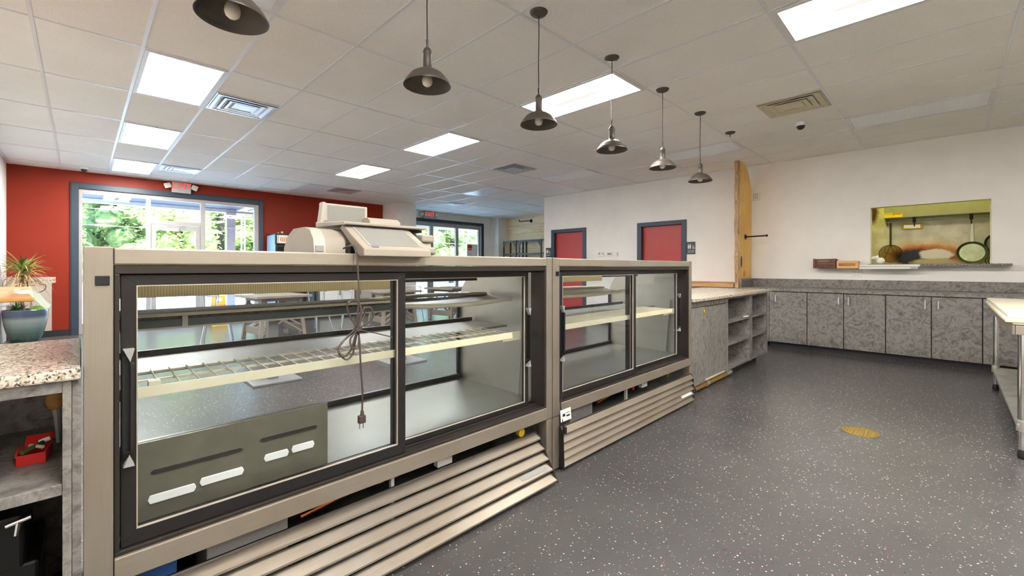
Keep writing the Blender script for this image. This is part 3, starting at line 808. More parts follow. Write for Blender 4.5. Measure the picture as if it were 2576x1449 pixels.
    # upper shelf: mottled pan on the near case, cream canopy on both
    if near:
        MB().box(.06, 1.10, .292, .54, 1.046, 1.066).build('upper_shelf', 'shelf_mottled', t, bevel=.002)
        MB().box(.06, 1.12, .284, .2915, 1.0565, 1.067).build('shelf_edge', 'cream_paint', t)
        MB().box(.06, 1.10, .288, .33, 1.0195, 1.0455).build('lamp_housing', 'lamp_teal', t)
        MB().box(.06, 1.12, .282, .334, 1.0125, 1.019).box(.258, .275, .28, .2835, 1.019, 1.056).build('lamp_trim', 'gasket', t)
    xa, xb = (1.12, W - .06) if near else (.06, 1.36)
    m = MB()
    for yy, zz, rr in ((.29, 1.035, .012), (.53, 1.055, .012)):
        m.tube([(xa + (xb - xa) * k / 16, yy + (-.03 if yy < .4 else .03) * math.sin(PI * k / 16) * (-1 if yy < .4 else 1) * -1, zz + (-.014 if yy < .4 else .012) * math.sin(PI * k / 16)) for k in range(17)], rr, 10)
    m.build('canopy_rim', 'cream_paint', t, smooth=True)
    m = MB(); n = 17; V = []
    for k in range(n):
        s_ = math.sin(PI * k / (n - 1)); x = xa + (xb - xa) * k / (n - 1)
        V.append([m.b.verts.new((x, .29 - .03 * s_ * -1 * -1 + .24 * q / 4, 1.03 - .012 * math.sin(PI * q / 4) + .02 * q / 4)) for q in range(5)])
    for k in range(n - 1):
        for q in range(4): m.b.faces.new([V[k][q], V[k + 1][q], V[k + 1][q + 1], V[k][q + 1]])
    m.build('canopy_pan', 'olive_metal' if not near else 'bronze_frame', t, smooth=True, solid=.004)
    MB().box(.06, 1.20, .44, .455, 1.118, 1.272).build('air_curtain', 'ribbed', t)
    MB().box(1.20, 1.78, .42, .46, 1.15, 1.185).build('air_grille', 'bronze_frame', t)
    if near:
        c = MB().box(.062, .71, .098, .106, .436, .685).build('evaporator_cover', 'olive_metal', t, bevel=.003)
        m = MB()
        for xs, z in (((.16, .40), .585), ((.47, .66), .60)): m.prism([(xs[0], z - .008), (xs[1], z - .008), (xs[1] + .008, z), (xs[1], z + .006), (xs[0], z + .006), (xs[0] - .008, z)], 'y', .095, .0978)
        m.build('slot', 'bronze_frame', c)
        for xs, z in (((.15, .265), .50), ((.285, .405), .51), ((.48, .555), .53), ((.575, .65), .535)):  # pale solid bars stand for light reflected in the dark panel
            MB().prism([(xs[0], z - .014), (xs[1], z - .014), (xs[1] + .006, z), (xs[1], z + .014), (xs[0], z + .014), (xs[0] - .006, z)], 'y', .093, .0978).build('reflection_bar', 'white_plastic', c, bevel=.003)
    # base: customer side skirt, floor pan, machinery seen through the gap above the grille
    MB().box(.004, W - .004, .80, .86, .03, .416).box(.004, .02, .065, .80, .03, .416).box(W - .02, W - .004, .065, .80, .03, .416).box(.02, W - .02, .065, .80, .03, .05).build('base_panel', 'galvanised', t)
    MB().box(.02, W - .02, .55, .57, .05, .41).build('inner_baffle', 'fridge_black', t)
    g_ = MB().box(.30, .56, .10, .30, .05, .30).build('compressor_box', 'grey_plastic', t, bevel=.006)
    m = MB().box(.11, .22, .10, .24, .05, .33) if near else MB().lathe([(.03, 0), (.03, .02)], (1.70, .10, .285), 18, rot=Matrix.Rotation(PI / 2, 3, 'X'))
    m.build('control_box' if near else 'fan_hub', 'blue_plastic' if near else 'brass', t, bevel=.004)
    pp = [(.60, .09, .27), (.9, .10, .30), (1.0, .09, .285), (1.08, .10, .305), (1.2, .11, .29)]
    MB().tube(pp, .009, 8).tube([(1.2, .12, .28), (1.35, .1, .305), (1.45, .12, .28)], .009, 8).tube([(.95, .13, .26), (1.15, .13, .32)], .006, 8).build('copper_pipe', 'copper', t, smooth=True)
    MB().box(1.24, 1.33, .085, .12, .25, .325).build('junction_box', 'white_plastic', t, bevel=.003)
    MB().box(.985, 1.0, .08, .1, .05, .33).build('support_strut', 'white_plastic', t)
    if near: MB().lathe([(.022, 0), (.026, .012), (.024, .03), (.012, .034)], (1.80, .08, .285), 16, rot=Matrix.Rotation(PI / 2, 3, 'X')).build('valve_cap', 'yellow_plastic', t, smooth=True)
    else: MB().box(1.06, 1.09, .07, .075, .27, .33).build('warning_label', 'ink_red', t)
    # louvred grille: leaning out at the foot on the near case, hung upright on the far one
    (yb, zb), (yt, zt) = ((-.105, .012), (.052, .262)) if near else ((-.022, .02), (-.014, .262))
    d = Vector((0, yt - yb, zt - zb)); L_ = d.length; d.normalize(); nrm = Vector((0, -d.z, d.y))
    def tr_(s_, n_): 
        v = Vector((0, yb, zb)) + d * s_ + nrm * n_
        return (v.y, v.z)
    ga, gb = (.085, W - .10) if near else (.055, W - .05)
    g_ = MB()
    for a_, b2 in ((ga - .004, ga), (gb, gb + .004)): g_.prism([tr_(0, -.012), tr_(0, .022), tr_(L_ * .86, .022), tr_(L_, .004), tr_(L_, -.012)], 'x', a_, b2)
    g_.prism([tr_(L_ - .012, -.004), tr_(L_ - .012, .0), tr_(L_, .0), tr_(L_ + .004, -.004)], 'x', ga, gb)
    gr = g_.build('louver_grille', 'bronze_frame', t)
    p = L_ / 5
    for k in range(5):
        s0 = k * p
        pr_ = [(s0 + p * .98, -.006), (s0 + p * .98, -.003), (s0 + p * .30, .020), (s0 + p * .20, .0235), (s0 + p * .10, .021), (s0 + p * .08, .014), (s0 + p * .12, .012), (s0 + p * .20, .0195), (s0 + p * .29, .0165)]
        MB().prism([tr_(*q) for q in pr_], 'x', ga, gb).build('slat', 'steel_slat', gr, smooth=True)
    s0 = 1 * p if near else 1 * p
    pl = MB().prism([tr_(s0 + p * .42, .0175), tr_(s0 + p * .42, .0185), tr_(s0 + p * .86, .003), tr_(s0 + p * .86, .002)], 'x', gb - .24, gb - .03)
    pl.build('maker_plate', 'grey_plastic' if near else 'white_plastic', gr)
    # socket outlet in the left post
    o = MB().box(.024, .054, -.004, .0005, 1.18, 1.208).build('outlet', 'black_plastic', t, bevel=.002)
    MB().box(.031, .0335, -.006, -.0042, 1.192, 1.201).box(.044, .0465, -.006, -.0042, 1.192, 1.201).box(.036, .042, -.006, -.0042, 1.183, 1.189).build('socket_hole', 'ink_black', o)
    return t
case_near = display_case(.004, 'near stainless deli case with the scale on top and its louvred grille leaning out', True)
case_far = display_case(2.024, 'far stainless deli case with a white tag hanging at its lower left corner', False)
# ------------------------------------------------------------------ deli scale on the near case
t = thing('deli_scale', 'beige label-printing deli scale with tilted screen on top of the near case', 'scale', (.93, 1.88, 1.29))
def side_prof(y0, y1): return [(y0, 1.291), (y0 + .01, 1.345), (y0 + .05, 1.385), (y0 + .11, 1.398), (y1 - .12, 1.398), (y1 - .05, 1.37), (y1, 1.32), (y1, 1.291)]
MB().prism(side_prof(1.765, 2.08), 'x', .70, 1.15).build('body', 'beige_plastic', t, bevel=.008, smooth=True)
for a, b_ in ((.655, .70), (1.15, 1.21)):
    MB().prism(side_prof(1.745, 2.10), 'x', a, b_).build('side_cover', 'beige_light', t, bevel=.01, smooth=True, seg=3)
MB().box(.66, .692, 1.742, 1.747, 1.296, 1.318).build('side_label', 'grey_plastic', t)
MB().box(.79, 1.12, 1.72, 1.765, 1.291, 1.33).build('base_block', 'ink_black', t)
# tilted operator screen
dsp = MB().prism([(1.598, 1.276), (1.598, 1.306), (1.795, 1.415), (1.822, 1.40), (1.64, 1.276)], 'x', .79, 1.105).build('display', 'beige_plastic', t, bevel=.004)
n_ = Vector((0, -.484, .875)); u_ = Vector((0, .875, .484))
def onscreen(x, s_, up=.0005): 
    p = Vector((0, 1.598, 1.306)) + u_ * s_ + n_ * up
    return (x, p.y, p.z)
def scr(x0, x1, s0, s1, up=.001):
    m = MB(); a = [onscreen(x0, s0, up), onscreen(x1, s0, up), onscreen(x1, s1, up), onscreen(x0, s1, up)]; b_ = [onscreen(x0, s0, -.001), onscreen(x1, s0, -.001), onscreen(x1, s1, -.001), onscreen(x0, s1, -.001)]
    m.quad(*a); m.quad(*reversed(b_))
    for k in range(4): m.quad(a[k], b_[k], b_[(k + 1) % 4], a[(k + 1) % 4])
    return m
scr(.828, 1.065, .028, .195, .0012).build('screen', 'scale_screen', dsp)
m = MB()
for q in ((.822, .828, .024, .199), (1.065, 1.071, .024, .199), (.828, 1.065, .195, .199)):
    v = scr(*q, up=.003); v.b.verts.ensure_lookup_table()
    me_ = bpy.data.meshes.new('x'); v.b.to_mesh(me_); m.b.from_mesh(me_); bpy.data.meshes.remove(me_)
m.build('screen_bezel', 'beige_light', dsp)
scr(1.078, 1.096, .07, .13, .002).build('yellow_key', 'cream_paint', dsp)
scr(.83, .86, .012, .02, .0012).build('badge', 'ink_blue', dsp)
# weighing platter
pl = MB().box(.78, 1.19, 1.755, 2.06, 1.412, 1.424).prism([(1.755, 1.408), (1.752, 1.424), (2.05, 1.442), (2.05, 1.416)], 'x', .775, .785).box(.90, 1.10, 1.80, 2.0, 1.398, 1.412)
pl.build('platter', 'beige_plastic', t, bevel=.004)
MB().box(1.10, 1.19, 1.80, 2.0, 1.40, 1.411).build('platter_gap', 'ink_black', t)
# customer display behind
MB().box(.815, 1.05, 2.085, 2.115, 1.452, 1.541).box(.9, .96, 2.09, 2.11, 1.39, 1.455).build('customer_display', 'beige_light', t, bevel=.005)
MB().box(.845, 1.035, 2.0835, 2.0852, 1.458, 1.532).build('customer_screen', 'scale_screen', t)
MB().prism([(.795, 1.40), (.812, 1.40), (.826, 1.54), (.814, 1.541)], 'y', 2.06, 2.10).build('wind_guard', 'beige_light', t)
MB().prism([(2.0, 1.426), (2.0, 1.462), (2.03, 1.481), (2.09, 1.478), (2.10, 1.426)], 'x', 1.02, 1.19).build('printer_lid', 'beige_light', t, bevel=.008, smooth=True)
MB().box(1.12, 1.215, 1.76, 1.9, 1.33, 1.352).build('label_slot', 'ink_black', t, bevel=.003)
MB().box(1.15, 1.222, 1.74, 1.80, 1.352, 1.386).box(1.15, 1.226, 1.73, 1.80, 1.296, 1.328).build('printer_cover', 'beige_plastic', t, bevel=.008)
# hanging power cord, bundled and tied, with its plug
Yc = 1.632
def cpts(L, dy=0): return [(x, Yc + dy + .004 * math.sin(i * 1.7), z) for i, (x, z) in enumerate(L)]
def smooth_path(L, k=5):
    out = []
    n = len(L)
    for i in range(n - 1):
        p0 = Vector(L[max(i - 1, 0)]); p1 = Vector(L[i]); p2 = Vector(L[i + 1]); p3 = Vector(L[min(i + 2, n - 1)])
        for q in range(k):
            s_ = q / k
            out.append(.5 * ((2 * p1) + (p2 - p0) * s_ + (2 * p0 - 5 * p1 + 4 * p2 - p3) * s_ ** 2 + (3 * p1 - p0 - 3 * p2 + p3) * s_ ** 3))
    out.append(Vector(L[-1])); return out
c = MB(); R_ = .0036
loops = [[(.774, 1.302), (.776, 1.264), (.78, 1.183), (.781, 1.118), (.78, 1.064), (.776, 1.0)],
 [(.776, 1.0), (.75, 1.04), (.737, 1.078), (.742, 1.096), (.764, 1.102), (.787, 1.088), (.793, 1.063), (.784, 1.021), (.776, .994)],
 [(.776, .994), (.793, 1.036), (.804, 1.068), (.81, 1.074), (.817, 1.062), (.81, 1.035), (.784, .994)],
 [(.784, .994), (.819, 1.007), (.842, 1.032), (.833, 1.066), (.819, 1.071), (.801, 1.063), (.787, 1.02), (.777, .991)],
 [(.776, .992), (.734, .956), (.705, .922), (.707, .896), (.729, .888), (.756, .911), (.764, .947), (.777, .986)],
 [(.776, .986), (.718, .937), (.707, .907), (.734, .874), (.764, .893), (.776, .946), (.781, .983)],
 [(.776, .986), (.75, .954), (.75, .927), (.764, .916), (.781, .929), (.784, .966), (.778, .989)],
 [(.781, .986), (.79, .933), (.793, .83), (.798, .747), (.80, .665)]]
for k, L in enumerate(loops):
    P = cpts(L, (k % 3 - 1) * .006)
    if k == 0: P = [(.775, 1.75, 1.31), (.774, 1.69, 1.318), (.774, 1.65, 1.313)] + P[1:]
    c.tube(smooth_path(P), R_, 7)
cd = c.build('power_cord', 'cord_brown', t, smooth=True)
MB().box(.768, .792, Yc - .012, Yc + .012, .981, .992).tube([(.786, Yc - .008, .984), (.85, Yc - .02, .966), (.916, Yc - .03, .944)], .0024, 6).build('twist_tie', 'cord_brown', cd, smooth=True)
MB().lathe([(.006, .665), (.0075, .65), (.009, .644)], (.799, Yc, 0), 12).box(.783, .811, Yc - .010, Yc + .010, .613, .644).build('plug', 'cord_brown', cd, bevel=.003)
MB().box(.787, .789, Yc - .003, Yc + .003, .592, .613).box(.802, .804, Yc - .003, Yc + .003, .592, .613).build('plug_blade', 'chrome', cd)

# tag hanging on the far case
t = thing('paper_tag', 'white square paper tag on a dark string hanging at the far case', 'tag', (2.07, 1.60, .30))
Rt = Matrix.Translation((2.085, 1.612, .345)) @ Matrix.Rotation(math.radians(-6), 4, 'Y') @ Matrix.Rotation(math.radians(-10), 4, 'Z')
MB().box(-.042, .042, -.001, .001, -.036, .036).xf(Rt).build('card', 'paper_white', t)
MB().box(-.026, -.006, -.0022, -.0014, -.006, .010).box(.004, .03, -.0022, -.0014, -.012, -.002).box(.0, .03, -.0022, -.0014, .010, .013).xf(Rt).build('print', 'ink_black', t)
MB().tube([(2.10, 1.64, .47), (2.075, 1.635, .44), (2.062, 1.634, .41), (2.058, 1.625, .36), (2.06, 1.615, .30), (2.07, 1.612, .27)], .004, 6).build('string', 'ink_black', t, smooth=True)
MB().box(2.058, 2.082, 1.60, 1.618, .235, .275).build('clip', 'black_plastic', t, bevel=.002)

# ------------------------------------------------------------------ left counter
t = thing('shelf_cabinet', 'open grey laminate shelf cabinet left of the near case', 'cabinet', (-.43, 2.05, 0))
MB().box(-.035, -.018, 1.64, 2.30, .0, .93).box(-.017, .001, 1.66, 2.30, 0, .93).build('side_panel', 'laminate', t)
MB().box(-.90, -.036, 2.27, 2.30, .0, .93).build('back_panel', 'laminate', t)
MB().box(-.90, -.036, 1.64, 1.66, .90, .93).build('top_rail', 'laminate', t)
MB().box(-.90, -.036, 1.64, 2.269, .628, .658).build('shelf', 'laminate', t, bevel=.002)
MB().box(-.90, -.036, 1.64, 2.269, .09, .12).build('bottom_shelf', 'laminate', t, bevel=.002)
MB().box(-.90, -.036, 1.70, 1.72, 0, .089).build('toe_kick', 'base_black', t)
tag(MB().box(-.90, .0, 1.625, 2.335, .931, .961).build('granite_worktop', 'granite', bevel=.006), 'speckled granite worktop on the left counter beside the near case', 'worktop')
t = thing('toolbox', 'small open red tin box with odds and ends on the left shelf', 'toolbox', (-.10, 1.92, .658))
RB = Matrix.Translation((-.098, 1.90, .659)) @ Matrix.Rotation(math.radians(-8), 4, 'Z') @ Matrix.Scale(.66, 4)
def rb(m): return m.xf(RB)
rb(MB().box(-.045, .045, -.06, .06, 0, .003).box(-.045, -.042, -.06, .06, .003, .05).box(.042, .045, -.06, .06, .003, .05).box(-.042, .042, -.06, -.057, .003, .046).box(-.042, .042, .057, .06, .003, .06)).build('tray', 'red_tin', t)
rb(MB().prism([(.062, .05), (.066, .05), (.10, .085), (.096, .088)], 'x', -.045, .045)).build('lid', 'red_tin', t)
rb(MB().tube([(-.047, -.055, .04), (-.05, .0, .062), (-.047, .055, .05)], .004, 6)).build('handle', 'red_tin', t)
for k, (a, b_, r_, mt, nm, lab) in enumerate((((-.03, -.05, .055), (.02, .03, .066), .009, 'leaf_dark', 'marker_pen', 'green marker pen lying across the red tin box'), ((-.02, .03, .06), (.03, -.03, .062), .008, 'cream_paint', 'wooden_peg', 'cream peg lying in the red tin box'), ((.005, .045, .064), (.04, .05, .075), .01, 'paper_white', 'paper_roll', 'white paper roll at the back of the red tin box'))):
    tag(rb(MB().tube([a, b_], r_, 8)).build(nm, mt, smooth=True), lab, 'stationery')
t = thing('pastry_brush', 'yellow bristled pastry brush leaning in the left shelf corner', 'brush', (-.05, 1.9, .66))
MB().tube([(-.05, 2.03, .66), (-.055, 2.045, .74), (-.058, 2.05, .765)], [.007, .009, .012], 8).build('handle', 'grey_plastic', t, smooth=True)
MB().ball((-.06, 2.055, .795), (.024, .018, .034), 12, 8).build('bristles', 'ledge_wood', t, smooth=True)
t = thing('slicer_machine', 'dark machine with a chrome knob on the bottom left shelf', 'machine', (-.32, 2.1, .12))
MB().box(-.55, -.09, 1.95, 2.25, .12, .34).box(-.55, -.12, 1.92, 2.25, .34, .50).build('housing', 'fridge_black', t, bevel=.01)
MB().box(-.55, -.10, 1.93, 1.951, .20, .26).build('front_bar', 'grey_plastic', t, bevel=.004)
MB().tube([(-.13, 1.92, .485), (-.13, 1.895, .485)], .006, 8).tube([(-.155, 1.893, .487), (-.105, 1.893, .497)], .006, 8).tube([(-.13, 1.893, .49), (-.134, 1.888, .455)], .006, 8).build('knob', 'chrome', t, smooth=True)

# live-edge bar top along the left wall, wrapped ends
t = thing('bar_top', 'wooden bar slab with torn plastic wrap, in front of the potted plant', 'bar top', (-.55, 3.6, 1.05))
MB().prism([(-.90, 2.80), (-.145, 2.78), (-.17, 3.2), (-.20, 3.7), (-.24, 4.3), (-.90, 4.4)], 'z', 1.083, 1.104).build('slab', 'bartop_wood', t, bevel=.006)
m = MB(); random.seed(3); G_ = []
for i in range(7):
    row = []
    for j in range(6):
        x = -.235 + .125 * i / 6; y = 2.86 + .42 * j / 5
        z = 1.116 + random.uniform(-.006, .012) if i < 4 else 1.108 - (i - 3.4) * .028 + random.uniform(-.008, .008)
        row.append(m.b.verts.new((x, y + random.uniform(-.02, .02), z)))
    G_.append(row)
for i in range(6):
    for j in range(5): m.b.faces.new([G_[i][j], G_[i + 1][j], G_[i + 1][j + 1], G_[i][j + 1]])
m.build('plastic_wrap', 'film_wrap', t)
m = MB(); G_ = []
for i in range(5):
    row = []
    for j in range(5):
        row.append(m.b.verts.new((-.34 + .13 * i / 4 + random.uniform(-.01, .01), 2.76 + .03 * random.random(), 1.082 - .07 * j / 4 * (1 - .22 * i) + random.uniform(-.005, .005))))
    G_.append(row)
for i in range(4):
    for j in range(4): m.b.faces.new([G_[i][j], G_[i + 1][j], G_[i + 1][j + 1], G_[i][j + 1]])
m.build('plastic_wrap', 'film_wrap', t)
for y in (3.0, 4.1): MB().box(-.904, -.89, y, y + .04, .8, 1.0825).prism([(-.889, .85), (-.889, .88), (-.55, 1.0825), (-.60, 1.0825)], 'y', y + .012, y + .028).build('wall_bracket', 'iron_black', t)

# ------------------------------------------------------------------ planter in the corner
px_, py_ = -.635, 10.35
t = thing('planter', 'big glazed blue-green plant pot on the floor by the red wall', 'planter', (px_, py_, 0), local=True)
MB().lathe([(.13, 0), (.16, .04), (.20, .16), (.235, .32), (.252, .46), (.256, .555), (.248, .565), (.236, .555), (.232, .46), (.2, .44)], n=40, cap1=False).build('pot', 'pot', t, smooth=True)
MB().lathe([(.236, .52), (.001, .525)], n=24, cap0=False, cap1=False).build('soil', 'sage_soil', t)
def leaf_mb(m, base, az, ln, droop, lift, wd):
    base = Vector(base); d = Vector((math.cos(az), math.sin(az), 0)); sd = Vector((-math.sin(az), math.cos(az), 0)); pa = pb = pc = None
    for k in range(7):
        s_ = k / 6; p = base + d * (ln * s_) + Vector((0, 0, lift * s_ - droop * s_ * s_))
        w = wd * (1 - s_ ** 2.2) * (.6 + .4 * min(1, s_ * 4)) + .0006
        p.x = max(p.x, -.885); a = m.b.verts.new(p + sd * w); b_ = m.b.verts.new(p - sd * w); c_ = m.b.verts.new(p - Vector((0, 0, w * .5)))
        if pa: m.b.faces.new([pa, a, c_, pc]); m.b.faces.new([pc, c_, b_, pb])
        pa, pb, pc = a, b_, c_
random.seed(11)
t = thing('dragon_plant', 'tall spiky plant with striped leaves in the glazed pot', 'plant', (px_, py_, .524))
m = MB()
for k in range(80): leaf_mb(m, (px_ - .04, py_, 1.18 + random.uniform(-.08, .08)), random.uniform(0, 2 * PI), random.uniform(.2, .36), random.uniform(.05, .25), random.uniform(.08, .38), .012)
m.build('foliage', 'leaf_variegated', t)
m = MB()
for k in range(24): leaf_mb(m, (px_ - .05, py_ + .02, 1.25 + random.uniform(-.1, .05)), random.uniform(0, 2 * PI), random.uniform(.12, .22), random.uniform(.0, .1), random.uniform(.08, .25), .014)
m.build('foliage', 'leaf_dark', t)
m = MB()
for k in range(80): leaf_mb(m, (px_ + random.uniform(-.1, .06), py_ + random.uniform(-.05, .05), 1.02 + random.uniform(-.12, .1)), random.uniform(0, 2 * PI), random.uniform(.22, .4), random.uniform(.2, .5), random.uniform(.12, .32), .007)
m.build('dry_foliage', 'leaf_dry', t)
MB().tube([(px_ - .02, py_, .53), (px_ - .05, py_ + .01, .8), (px_ - .03, py_, 1.1), (px_ - .04, py_, 1.25)], [.022, .02, .018, .012], 8).tube([(px_ + .07, py_, .53), (px_ + .05, py_, .75), (px_ + .02, py_, 1.0)], [.014, .012, .01], 8).build('stem', 'cane', t, smooth=True)
MB().tube(smooth_path([(px_ + .02, py_, .98), (px_ + .12, py_, 1.02), (px_ + .16, py_, .96), (px_ + .22, py_, .95), (px_ + .21, py_, .87), (px_ + .13, py_, .82)]), .008, 7).build('aerial_root', 'cane', t, smooth=True)
t = thing('pineapple_plant', 'short spiky dark green plant at the left of the glazed pot', 'plant', (px_ - .1, py_ - .08, .524))
m = MB()
for k in range(60): leaf_mb(m, (px_ - .09, py_ - .08, .54 + random.uniform(0, .05)), random.uniform(0, 2 * PI), random.uniform(.07, .17), random.uniform(.02, .1), random.uniform(.05, .2), .012)
m.build('foliage', 'leaf_dark', t)
t = thing('moss_plant', 'low mossy bright green plant at the right of the glazed pot', 'plant', (px_ + .13, py_ - .06, .524))
m = MB()
for k in range(260):
    a = random.uniform(0, 2 * PI); r_ = .095 * math.sqrt(random.random()); h = .085 * (1 - (r_ / .1) ** 2)
    c_ = Vector((px_ + .13 + r_ * math.cos(a), py_ - .06 + r_ * .9 * math.sin(a), .535 + h * random.uniform(.7, 1.0)))
    m.ball(c_, random.uniform(.008, .013), 6, 4)
m.ball((px_ + .13, py_ - .06, .535), (.09, .08, .07), 12, 8)
m.build('foliage', 'leaf_moss', t)
# ------------------------------------------------------------------ right counter: door cabinet, cubby unit, granite top
YF = 1.70
t = thing('door_cabinet', 'grey laminate counter cabinet with a key ring in its lock, right of the far case', 'cabinet', (4.57, 2.1, 0))
MB().box(4.06, 5.045, YF + .02, 2.5, .09, .905).build('carcass', 'laminate_grain', t)
MB().box(4.06, 5.045, YF - .002, YF + .019, .85, .905).build('top_rail', 'laminate', t)
MB().box(5.022, 5.045, YF - .001, YF + .019, .09, .849).build('stile', 'laminate', t)
d = MB().box(4.07, 4.44, YF - .006, YF + .0185, .095, .845).box(4.443, 5.018, YF - .001, YF + .0185, .095, .838).build('door', 'laminate_grain', t, bevel=.002)
MB().lathe([(.012, 0), (.012, .006)], (4.42, YF - .006, .79), 14, rot=Matrix.Rotation(PI / 2, 3, 'X')).build('lock', 'brass', d)
MB().box(4.46, 4.98, YF - .004, YF - .0012, .10, .118).build('worn_edge', 'cream_paint', d)
MB().box(4.06, 5.045, 1.785, 1.80, 0, .089).build('toe_kick', 'pipe_tan', t)
t = thing('key_ring', 'brass key ring with a silver key hanging in the counter cabinet lock', 'keys', (4.42, YF - .02, .70))
pts = [(4.42 + .022 * math.cos(a), YF - .012, .785 + .03 * math.sin(a)) for a in [2 * PI * k / 16 for k in range(16)]]
MB().tube(pts, .003, 6, True).build('ring', 'brass', t, smooth=True)
MB().tube([(4.41, YF - .012, .757), (4.40, YF - .012, .72)], .003, 6).lathe([(.012, 0), (.012, .004)], (4.395, YF - .01, .71), 12, rot=Matrix.Rotation(PI / 2, 3, 'X')).build('key', 'chrome', t)

t = thing('cubby_unit', 'open laminate cubby shelves with six compartments at the counter end', 'shelving', (5.8, 2.1, 0))
MB().box(5.05, 6.60, 2.46, 2.5, .09, .905).build('back_panel', 'laminate', t)
for a, b_ in ((5.05, 5.105), (5.845, 5.95), (6.55, 6.60)): MB().box(a, b_, YF, 2.459, .09, .905).build('upright', 'laminate', t, bevel=.001)
for a, b_ in ((5.106, 5.844), (5.951, 6.549)):
    for z in (.095, .365, .612, .88):
        MB().box(a, b_, YF + .002, 2.459, z, z + .026).build('shelf', 'laminate', t, bevel=.001)
MB().box(5.05, 6.40, 1.785, 1.80, 0, .089).build('toe_kick', 'base_black', t)
tag(MB().box(4.055, 6.63, 1.655, 2.56, .906, .938).build('granite_worktop', 'granite', bevel=.005), 'long granite worktop on the right counter over the cubby shelves', 'worktop')
tag(MB().prism([(5.112, .639), (5.55, .639), (5.58, .76), (5.112, .76)], 'y', 1.78, 1.83).build('ring_binder', 'binder_grey', bevel=.004), 'dark grey binder leaning in the upper left cubby', 'binder')
tag(MB().prism([(6.3, .639), (6.42, .639), (6.40, .648), (6.31, .648)], 'y', 1.9, 1.98).build('spoon', 'chrome'), 'small shiny spoon in the upper right cubby', 'utensil')
tag(MB().box(5.70, 5.83, YF + .004, YF + .03, .6385, .645).build('price_tag', 'paper_white'), 'small white price tags at the edge of the upper left cubby shelf', 'tag')
t = thing('floor_pipe', 'tan pipe with a valve fitting on the floor under the right counter', 'pipe', (4.7, 1.65, 0))
MB().tube([(4.04, 1.74, .05), (5.12, 1.74, .05)], .032, 12).build('pipe_run', 'pipe_tan', t, smooth=True)
MB().tube([(5.12, 1.735, .05), (5.28, 1.735, .05)], .026, 10).tube([(5.2, 1.735, .05), (5.2, 1.72, .09)], .014, 8).lathe([(.038, 0), (.038, .05)], (4.55, 1.74, .05), 12, rot=Matrix.Rotation(PI / 2, 3, 'Y')).build('fitting', 'steel_plain', t, smooth=True)
MB().tube(smooth_path([(4.00, 1.72, .115), (4.06, 1.66, .12), (4.08, 1.64, .07), (4.02, 1.65, .015), (3.96, 1.70, .01)]), .006, 7).xf(Matrix.Translation((-2.024, -1.66, 0))).build('power_cord', 'black_plastic', case_far, smooth=True)

# ------------------------------------------------------------------ cabinets along the hatch wall
XD = 7.68
YD = [1.96, 1.463, 1.032, .585, .147, -.289, -.72]
def wall_cabinet(k0, k1, handles, label):
    y0, y1 = YD[k1], YD[k0]
    t = thing('base_cabinet', label, 'cabinet', (8.0, (y0 + y1) / 2, 0), 'grey laminate base cabinets under the hatch')
    MB().box(XD + .022, 8.395, y0 + .001, y1 - .001, .10, .868)  .build('carcass', 'base_black', t)
    MB().box(XD + .07, XD + .09, y0 + .001, y1 - .001, 0, .099).build('toe_kick', 'base_black', t)
    for k in range(k0, k1):
        d = MB().box(XD, XD + .02, YD[k + 1] + .005, YD[k] - .005, .085, .860).build('door', 'laminate', t, bevel=.0015)
        hy = handles[k - k0]
        MB().tube([(XD - .001, hy, .70), (XD - .026, hy, .71), (XD - .026, hy, .80), (XD - .001, hy, .81)], .008, 8).build('handle', 'handle_metal', d, smooth=True)
wall_cabinet(0, 1, [1.865], 'single-door grey base cabinet in the corner next to the cubby shelves')
wall_cabinet(1, 3, [1.085, .975], 'two-door grey base cabinet under the crates, second from the corner')
wall_cabinet(3, 5, [.205, .085], 'two-door grey base cabinet under the serving hatch')
wall_cabinet(5, 6, [-.66], 'grey base cabinet at the right, partly behind the prep table')
tag(MB().box(XD + .0, 8.395, 1.962, 2.40, .085, .868).build('corner_filler', 'laminate'), 'plain grey filler panel in the corner behind the cubby shelves', 'cabinet panel')
t = thing('laminate_worktop', 'grey laminate worktop and backsplash along the hatch wall', 'worktop', (8.0, .9, .869))
MB().box(7.655, 8.395, -.74, 2.40, .869, .912).build('top', 'laminate', t, bevel=.004)
MB().box(8.37, 8.396, -.74, 2.40, .9125, 1.046).build('backsplash', 'laminate', t, bevel=.003)
MB().box(7.76, 8.369, 2.375, 2.40, .9125, 1.046).box(7.735, 7.758, 2.375, 2.40, .90, 1.046).build('side_splash', 'laminate', t)

# upright live-edge slab and ledge
t = thing('wooden_slab', 'tall yellow live-edge wooden slab standing upright against the hatch wall', 'wooden slab', (8.07, 2.455, .9))
MB().prism([(7.775, 1.047), (8.385, 1.047), (8.39, 1.6), (8.395, 2.2), (8.397, 2.55), (8.385, 2.62), (8.32, 2.75), (8.18, 2.93), (8.02, 2.985), (7.98, 2.965), (7.93, 2.995), (7.78, 2.998), (7.772, 2.2), (7.766, 1.5)], 'y', 2.412, 2.485).build('board', 'slab_wood', t, bevel=.006)
m = MB(); random.seed(5); prev = None
for k in range(26):
    z = .90 + (3.0 - .90) * k / 25; x = 7.745 + .012 * math.sin(k * .9) + random.uniform(-.006, .006)
    ring = [m.b.verts.new(q) for q in ((x + .035, 2.41, z), (x, 2.425, z), (x - .006, 2.452, z), (x, 2.478, z), (x + .035, 2.492, z))]
    if prev:
        for q in range(4): m.b.faces.new([prev[q], prev[q + 1], ring[q + 1], ring[q]])
        m.b.faces.new([prev[4], prev[0], ring[0], ring[4]])
    else: m.b.faces.new(ring)
    prev = ring
m.b.faces.new(prev)
m.build('bark_edge', 'bark_edge', t)
